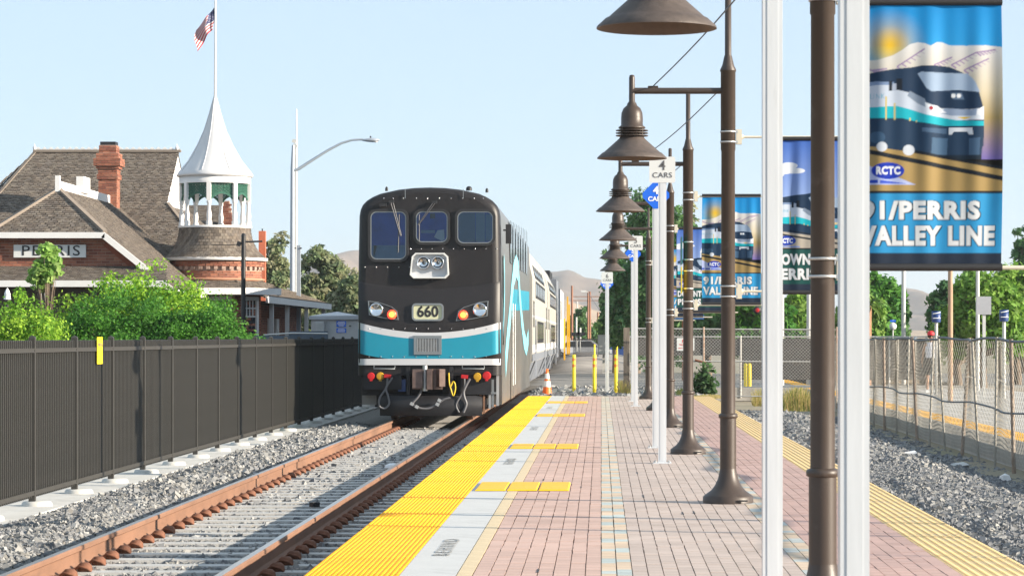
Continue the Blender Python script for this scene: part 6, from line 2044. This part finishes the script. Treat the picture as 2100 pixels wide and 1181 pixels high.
# shed, street light and lamp at the left
Y = 75.0
t = thing('utility_shed', (XP(686, Y), Y, -.4), 'white utility shed with two blue notices between depot and train', 'shed')
x0, x1 = XP(638, Y), XP(735, Y)
shm = mat('shed_wall', (.47,.48,.49), .6, var=.06)
MB().box(x0, x1, Y, Y+2.4, -.5, ZP(655, Y), shm).build('wall', t)
xm = (x0+x1)/2+.05
MB().raw([(x0-.05, Y-.08, ZP(655, Y)), (x1+.05, Y-.08, ZP(655, Y)), (x1+.05, Y+2.5, ZP(655, Y)), (x0-.05, Y+2.5, ZP(655, Y)), (x0-.05, Y-.08, ZP(648, Y)), (x1+.05, Y-.08, ZP(647, Y)), (xm-.1, Y+1.2, ZP(638, Y)), (x1, Y+2.5, ZP(648, Y)), (x0, Y+2.5, ZP(648, Y))],
         [(0,1,5,4), (4,5,6), (5,7,6), (7,8,6), (8,4,6), (1,2,7,5), (2,3,8,7), (3,0,4,8)], mat('shed_roof', (.40,.43,.47), .45, var=.05)).build('roof', t)
ac = MB().box(XP(648, Y), XP(667, Y), Y-.30, Y, ZP(686, Y), ZP(659, Y), shm).build('air_conditioner', t)
b = MB()
for k in range(7): b.box(XP(650.5+2.1*k, Y), XP(651.5+2.1*k, Y), Y-.32, Y-.30, ZP(684, Y), ZP(661, Y), M['steel'])
b.build('grille_bars', ac)['kind'] = 'stuff'
for a, c, lines in ((658, 670, 4), (673, 682, 3)):
    n_ = MB().box(XP(690, Y), XP(710, Y), Y-.015, Y, ZP(c, Y), ZP(a, Y), M['sign_blue']).build('notice', t)
    b = MB()
    for k in range(lines):
        zz = ZP(a+(c-a)*(k+.9)/(lines+.8), Y); w = (.09, .11, .10, .07)[k]
        b.box(XP(700, Y)-w, XP(700, Y)+w, Y-.019, Y-.016, zz-.008, zz+.008, M['ink_white'])
    b.build('printed_lines', n_)['kind'] = 'stuff'
MB().box(XP(716, Y), XP(720, Y), Y-.03, Y, ZP(669, Y), ZP(667, Y), M['under']).build('lock', t)
t = thing('blue_wall', (XP(600, 70), 70, -.4), 'low blue grey boarded wall with a pipe rail in front of the shed', 'wall')
MB().box(XP(592, 71), XP(672, 71), 71, 71.1, -.4, ZP(679, 71), mat('blue_board', (.07,.10,.14), .7, var=.15, vscale=3, stretch=(6,1,1))).build('board', t)
MB().box(XP(515, 73), XP(600, 73), 73, 73.1, -.4, ZP(688, 73), mat('blue_board2', (.10,.14,.19), .7, var=.15)).build('board', t)
MB().tube([(XP(540, 70.5), 70.5, ZP(687, 70.5)), (XP(600, 70.5), 70.5, ZP(683, 70.5)), (XP(672, 70.5), 70.5, ZP(684, 70.5))], .02, M['steel'], 8).build('rail', t)
Y = 100
t = thing('street_light', (XP(600, Y), Y, -.4), 'grey street light with a curved arm rising left of the train', 'street light')
galv = mat('pole_galv', (.36,.40,.45), .5, metal=.3, var=.05)
MB().tube([(XP(599, Y), Y, -.4), (XP(600, Y), Y, ZP(345, Y)), (XP(601.5, Y), Y, ZP(298, Y))], [.10, .075, .05], galv, 12).build('pole', t)
MB().tube([(XP(a, Y), Y, ZP(c, Y)) for a, c in ((600, 350), (612, 347), (640, 329), (672, 309), (700, 294), (722, 287.5), (745, 286))], [.06, .06, .055, .05, .045, .04, .04], galv, 10).build('arm', t)
b = MB()
P = [(743, .05), (752, .10), (764, .13), (774, .10), (778, .03)]
b.tube([(XP(a, Y), Y, ZP(287.5, Y)) for a, _ in P], [r_ for _, r_ in P], galv, 12)
b.v = [(v[0], v[1], ZP(288, Y)+(v[2]-ZP(288, Y))*.62) for v in b.v]
lh = b.build('lamp_head', t)
MB().lathe([(.10, 0), (.08, -.05), (0, -.07)], (XP(770, Y), Y, ZP(289, Y)), M['refl_white'], n=14).build('lens', lh)
MB().lathe([(.03, 0), (.03, .06), (0, .07)], (XP(760, Y), Y, ZP(283, Y)), M['under'], n=8).build('photocell', lh)
t = thing('antenna_mast', (XP(608, 104), 104, -.4), 'tall white antenna mast right beside the grey street light', 'mast')
MB().tube([(XP(606, 104), 104, -.4), (XP(606.5, 104), 104, ZP(305, 104))], [.07, .055], M['pole_conc'], 10).build('pole', t)
MB().tube([(XP(608, 104), 104, ZP(320, 104)), (XP(608, 104), 104, ZP(224, 104))], [.035, .02], M['refl_white'], 8).build('antenna', t)
for a, c in ((604, 290), (606, 300), (604, 312)): MB().cbox((XP(a, 104), 103.95, ZP(c, 104)), (.16, .14, .14), M['pole_conc'], ry=.3).build('bracket', t)
t = thing('steel_column', (XP(612, 92), 92, -.4), 'square grey steel column right of the antenna mast', 'column')
MB().box(XP(608, 92), XP(616, 92), 92, 92.13, -.4, ZP(503, 92), galv).build('shaft', t)
for a in (605.5, 617): MB().cbox((XP(a, 92), 92, ZP(509, 92)), (.05, .05, .05), M['under']).build('bracket', t)
Y = 68
t = thing('black_lamp_post', (XP(499, Y), Y, -.4), 'black lamp post with a short arm in front of the turret', 'lamp post')
blk = mat('black_paint', (.018,.018,.02), .45, var=.1)
MB().tube([(XP(498, Y), Y, -.4), (XP(499.5, Y), Y, ZP(484, Y))], [.062, .055], blk, 12).build('pole', t)
MB().lathe([(.062, 0), (.05, .05), (0, .07)], (XP(499.5, Y), Y, ZP(484, Y)), blk, n=12).build('cap', t)
MB().tube([(XP(500, Y), Y, ZP(496, Y)), (XP(538, Y), Y, ZP(495, Y))], .022, blk, 8).build('arm', t)
MB().tube([(XP(430, Y), Y+.3, ZP(501, Y)), (XP(470, Y), Y+.2, ZP(502, Y)), (XP(497, Y), Y, ZP(500, Y))], .010, blk, 6).build('arm', t)
MB().cbox((XP(490, Y), Y, ZP(500, Y)), (.09, .12, .12), blk, ry=.3).build('bracket', t)
for px, py, lb in ((15, 588, 'small white garden lamp at the far left above the bush'), (261, 609, 'small white garden lamp rising out of the hedge')):
    Y = 56; x = XP(px, Y); t = thing('garden_lamp', (x, Y, -.4), lb, 'lamp', 'white garden lamps in the hedge')
    MB().tube([(x, Y, -.4), (x, Y, ZP(py+16, Y))], .03, blk, 8).build('post', t)
    MB().lathe([(.075, -.18), (.06, -.08), (.065, -.07), (.04, .0), (.015, .04), (0, .06)], (x, Y, ZP(py+8, Y)), M['refl_white'], n=14).build('lamp_shade', t)

# litter on the ballast
setp(MB().cbox((-3.0, 17.6, -.33), (.10, .05, .05), M['red_cap'], rz=.4, ry=.2).build('litter'), 'crushed red can lying beside the right rail', 'litter')
b = MB().lathe([(.0, 0), (.12, .01), (.10, .05), (.04, .07), (0, .075)], (XP(805, 38), 38, -.37), M['refl_white'], n=9, smooth=False)
setp(b.build('litter'), 'white plastic scrap lying between the rails', 'litter')
setp(MB().cbox((XP(645, 29.5), 29.5, -.35), (.09, .07, .05), M['under'], rz=.7).build('litter'), 'small dark scrap on the ballast between the rails', 'litter')

for (lx_, ly_, sx_, sz_, c_, lb) in ((5.05, 44.5, .22, .05, 'refl_white', 'white flattened cup in the shade below the mesh fence'), (5.35, 41.2, .40, .05, 'steel', 'grey plank end lying in the shade below the mesh fence'),
      (5.5, 37.2, .14, .09, 'refl_white', 'white paper scrap nearest the right edge below the mesh fence'), (4.6, 47.5, .12, .08, 'cream', 'cream paper scrap on the gravel left of the mesh fence')):
    b = MB().raw([(-sx_/2, -.06, 0), (sx_/2, -.05, .01), (sx_*.4, .07, .015), (-sx_*.45, .06, 0), (-sx_*.42, -.04, sz_), (sx_*.40, -.03, sz_*.8), (sx_*.3, .05, sz_), (-sx_*.35, .05, sz_*.7)], [(0,3,2,1), (4,5,6,7), (0,1,5,4), (1,2,6,5), (2,3,7,6), (3,0,4,7)], M[c_])
    o = b.build('litter'); o.location = (lx_, ly_, right_z(lx_, ly_)+.03); o.rotation_euler = (.1, -.1, rnd.uniform(-.6, .6)); setp(o, lb, 'litter')

# ------------------------------------------------------------------ hills
def ridge(prof, Yr):
    xs = [XP(a, Yr) for a, _ in prof]; zs = [ZP(c, Yr) for _, c in prof]
    return lambda x: float(np.interp(x, xs, zs))
def hills(name, prof, Yr, depth, X0, X1, nx, ny, m, rough):
    f = ridge(prof, Yr)
    def fn(x, y):
        t = (y-Yr)/depth
        s = max(0, 1-abs(t)**1.4) if t < 0 else max(0, 1-.3*t)
        n = mnoise.fractal(Vector((x*.011, y*.007, 1.7)), 0.8, 2.1, 7)
        return -3 + (f(x)+3)*s + n*rough*(.15+s*(1-s)*4.5)
    return heights(nx, ny, X0, X1, Yr-depth, Yr+depth*.6, fn, name, m)
hm = mat('hill_dry', (.21,.15,.105), .95, c2=(.13,.092,.07), vscale=.06, bump=0, dirt=((.085,.075,.05), .045, .52))
hills('hills', [(-1500,640),(300,600),(560,560),(640,545),(684,524),(718,514),(740,513),(800,540),(950,575),(1080,560),(1139,556),(1165,552),(1180,556),(1200,568),(1233,573),(1290,600),(1400,640),(1700,640),(1830,592),(1865,600),(1905,612),(2050,640),(3000,660)], 3000, 700, -1200, 1300, 420, 90, hm, 11)
hm2 = mat('foothill_dry', (.40,.30,.20), .95, c2=(.33,.24,.16), vscale=.03, bump=.4, bscale=.1)
hills('foothills', [(900,640),(1120,628),(1160,614),(1180,622),(1215,635),(1300,655),(1420,675),(2200,680)], 1500, 330, -260, 420, 120, 40, hm2, 2.5)

# ------------------------------------------------------------------ unseen poles added right of the view for the shadow lines on the paving
dup(lamp0, (8.35, 19.65, fpz), 'unseen bronze street lamp added on the far platform for its shadow across the paving')
t = thing('light_pole', (8.35, 18.2, fpz), 'unseen thin grey pole added on the far platform for its shadow across the paving', 'pole')
MB().tube([(8.35, 18.2, fpz), (8.35, 18.2, 4.6)], .045, M['pole_conc'], 10).build('shaft', t)

# ------------------------------------------------------------------ the walker on the far platform
def skin_mesh(name, verts, edges, radii, m, parent, sub=1, root=0):
    me = bpy.data.meshes.new(name)
    o_ = origin(parent)
    me.from_pydata([tuple(Vector(v)-o_) for v in verts], edges, [])
    ob = link(name, me, parent)
    md = ob.modifiers.new('skin', 'SKIN')
    lay = me.skin_vertices[0].data
    for i, r_ in enumerate(radii):
        lay[i].radius = (r_, r_) if not isinstance(r_, tuple) else r_
        lay[i].use_root = (i == root)
    md.use_smooth_shade = True
    ob.modifiers.new('sub', 'SUBSURF').levels = sub
    ob.modifiers['sub'].render_levels = sub
    dg = bpy.context.evaluated_depsgraph_get()
    me2 = bpy.data.meshes.new_from_object(ob.evaluated_get(dg))
    ob.modifiers.clear(); ob.data = me2
    me2.name = name
    me2.materials.clear(); me2.materials.append(m)
    return ob
px_, py_ = 9.28, 76.8
wk = thing('person', (px_, py_, fpz), 'person in a red cap, white tank top and dark shorts walking along the far platform', 'person')
M['skin'] = mat('skin', (.36, .20, .13), .55, var=.06)
B = Vector((px_, py_, fpz))
def P3(x, y, z): return B + Vector((x, y, z))
V = []; E = []; Rr = []
def av(p, r_, par=None):
    V.append(p); Rr.append(r_)
    if par is not None: E.append((par, len(V)-1))
    return len(V)-1
pel = av(P3(0, 0, .90), (.145, .105))
wst = av(P3(0, 0, 1.05), (.125, .095), pel); chs = av(P3(0, .01, 1.25), (.155, .11), wst)
nk0 = av(P3(0, .0, 1.39), (.075, .07), chs); nk = av(P3(0, -.005, 1.45), .05, nk0)
hd0 = av(P3(-.005, .01, 1.53), (.072, .085), nk); hd1 = av(P3(-.008, .015, 1.61), (.075, .092), hd0); av(P3(-.008, .015, 1.67), (.05, .06), hd1)
hands = []
for s_, sw in ((-1, .16), (1, -.10)):
    sh_ = av(P3(s_*.17, 0, 1.36), .055, chs); el = av(P3(s_*.215, sw*.35, 1.11), .040, sh_); wr = av(P3(s_*.235, sw*.9, .87), .027, el)
    hn = av(P3(s_*.238, sw*1.05, .80), (.022, .036), wr); hands.append((s_, sw))
for s_, st in ((-1, .20), (1, -.22)):
    hp = av(P3(s_*.085, 0, .84), .088, pel); kn = av(P3(s_*.09, st*.55+.03, .48), .056, hp); cf = av(P3(s_*.09, st*.85-.02, .30), .05, kn); an = av(P3(s_*.09, st-.04, .09), .034, cf)
    av(P3(s_*.09, st+.02, .05), .032, an)
skin_mesh('body', V, E, Rr, M['skin'], wk, 2)
for s_, sw in hands:
    for k in range(5):
        hb_ = P3(s_*.238, sw*1.05, .79)
        if k < 4:
            q0 = hb_ + Vector((0, -.026+.017*k, -.01)); L_ = (.060, .070, .066, .052)[k]
            pts = [q0, q0+Vector((-s_*.004, .004, -L_*.5)), q0+Vector((-s_*.016, .008, -L_))]
        else:
            q0 = hb_ + Vector((-s_*.01, -.03, .03)); pts = [q0, q0+Vector((-s_*.012, -.02, -.03)), q0+Vector((-s_*.016, -.022, -.055))]
        MB().tube(pts, [.010, .009, .006], M['skin'], 6).build('finger', wk)
# face, hair, ears
b = MB().lathe([(.006, 0), (.018, -.02), (.016, -.035)], tuple(P3(-.008, -.085, 1.59)), M['skin'], n=6); b.build('nose', wk)
for s_ in (-1, 1):
    MB().lathe([(0, .012), (.011, 0), (0, -.012)], tuple(P3(-.008+s_*.032, -.078, 1.61)), M['ink_black'], n=8).build('eye', wk)
    MB().lathe([(0, .03), (.014, .01), (.010, -.025), (0, -.03)], tuple(P3(-.008+s_*.082, .02, 1.595)), M['skin'], n=8).build('ear', wk)
MB().cbox(P3(-.008, -.082, 1.545), (.05, .012, .010), mat('lips', (.30, .10, .08), .5, var=0)).build('mouth', wk)
MB().lathe([(.088, 1.55-1.6), (.094, 0), (.09, .04)], tuple(P3(-.008, .022, 1.60)), mat('hair', (.03, .02, .015), .7, var=.1), n=16).build('hair', wk)
cap_m = mat('cap_red', (.62, .02, .03), .6, var=.05)
b = MB().lathe([(.101, .0), (.102, .03), (.09, .075), (.06, .105), (0, .115)], tuple(P3(-.008, .018, 1.625)), cap_m, n=20)
b.raw([tuple(P3(-.008+.095*math.cos(R(a)), .018-.10*abs(math.sin(R(a)))-(.08 if 0 < k < 8 else 0), 1.628-(.015 if 0 < k < 8 else 0))) for k, a in enumerate(range(180, 361, 22))], [tuple(range(9))], cap_m)
b.build('cap', wk)
def ell_loft(rings, m, name):
    n = 20; vs = []; fs = []
    for (cx, cy_, z, rx, ry) in rings:
        for k in range(n):
            a = 2*math.pi*k/n; vs.append(tuple(P3(cx+rx*math.cos(a), cy_+ry*math.sin(a), z)))
    for i in range(len(rings)-1):
        for k in range(n): fs.append((i*n+k, i*n+(k+1) % n, (i+1)*n+(k+1) % n, (i+1)*n+k))
    return MB().raw(vs, fs, m, True).build(name, wk)
ell_loft([(0, 0, .86, .175, .135), (0, 0, .95, .165, .128), (0, 0, 1.06, .150, .120), (0, .01, 1.22, .178, .135), (0, .01, 1.30, .172, .130), (0, .0, 1.37, .135, .105), (0, 0, 1.42, .085, .08)], mat('tank_white', (.62, .62, .66), .8, var=.05), 'tank_top')
shm_ = mat('shorts_dark', (.03, .03, .035), .8, var=.1)
ell_loft([(0, 0, .98, .165, .128), (0, 0, .88, .180, .142), (0, 0, .78, .178, .140)], shm_, 'shorts')
for s_, st in ((-1, .20), (1, -.22)):
    ell_loft([(s_*.088, 0, .84, .098, .11), (s_*.09, st*.3, .66, .095, .10), (s_*.092, st*.55+.02, .50, .088, .092)], shm_, 'shorts_leg')
    b = MB()
    b.raw([tuple(P3(s_*.09+a, st-.02+c, z)) for a, c, z in ((-.045, -.08, .0), (.045, -.08, .0), (.05, .17, .0), (-.05, .17, .0), (-.04, -.075, .09), (.04, -.075, .09), (.035, .15, .045), (-.035, .15, .045))], [(0,3,2,1), (4,5,6,7), (0,1,5,4), (1,2,6,5), (2,3,7,6), (3,0,4,7)], M['refl_white'])
    b.build('shoe', wk)

# ------------------------------------------------------------------ summer haze
hzm = bpy.data.materials.new('haze'); hzm.use_nodes = True
nt = hzm.node_tree
for n in list(nt.nodes): nt.nodes.remove(n)
ho = nt.nodes.new('ShaderNodeOutputMaterial'); pv = nt.nodes.new('ShaderNodeVolumePrincipled')
pv.inputs['Color'].default_value = (.93, .96, 1.0, 1)
pv.inputs['Density'].default_value = 2.0e-4
pv.inputs['Anisotropy'].default_value = 0.3
nt.links.new(pv.outputs[0], ho.inputs['Volume'])
hz_o = MB().box(-4600, 4600, -120, 6100, -8.0, 135, hzm).build('haze')
hz_o['kind'] = 'stuff'
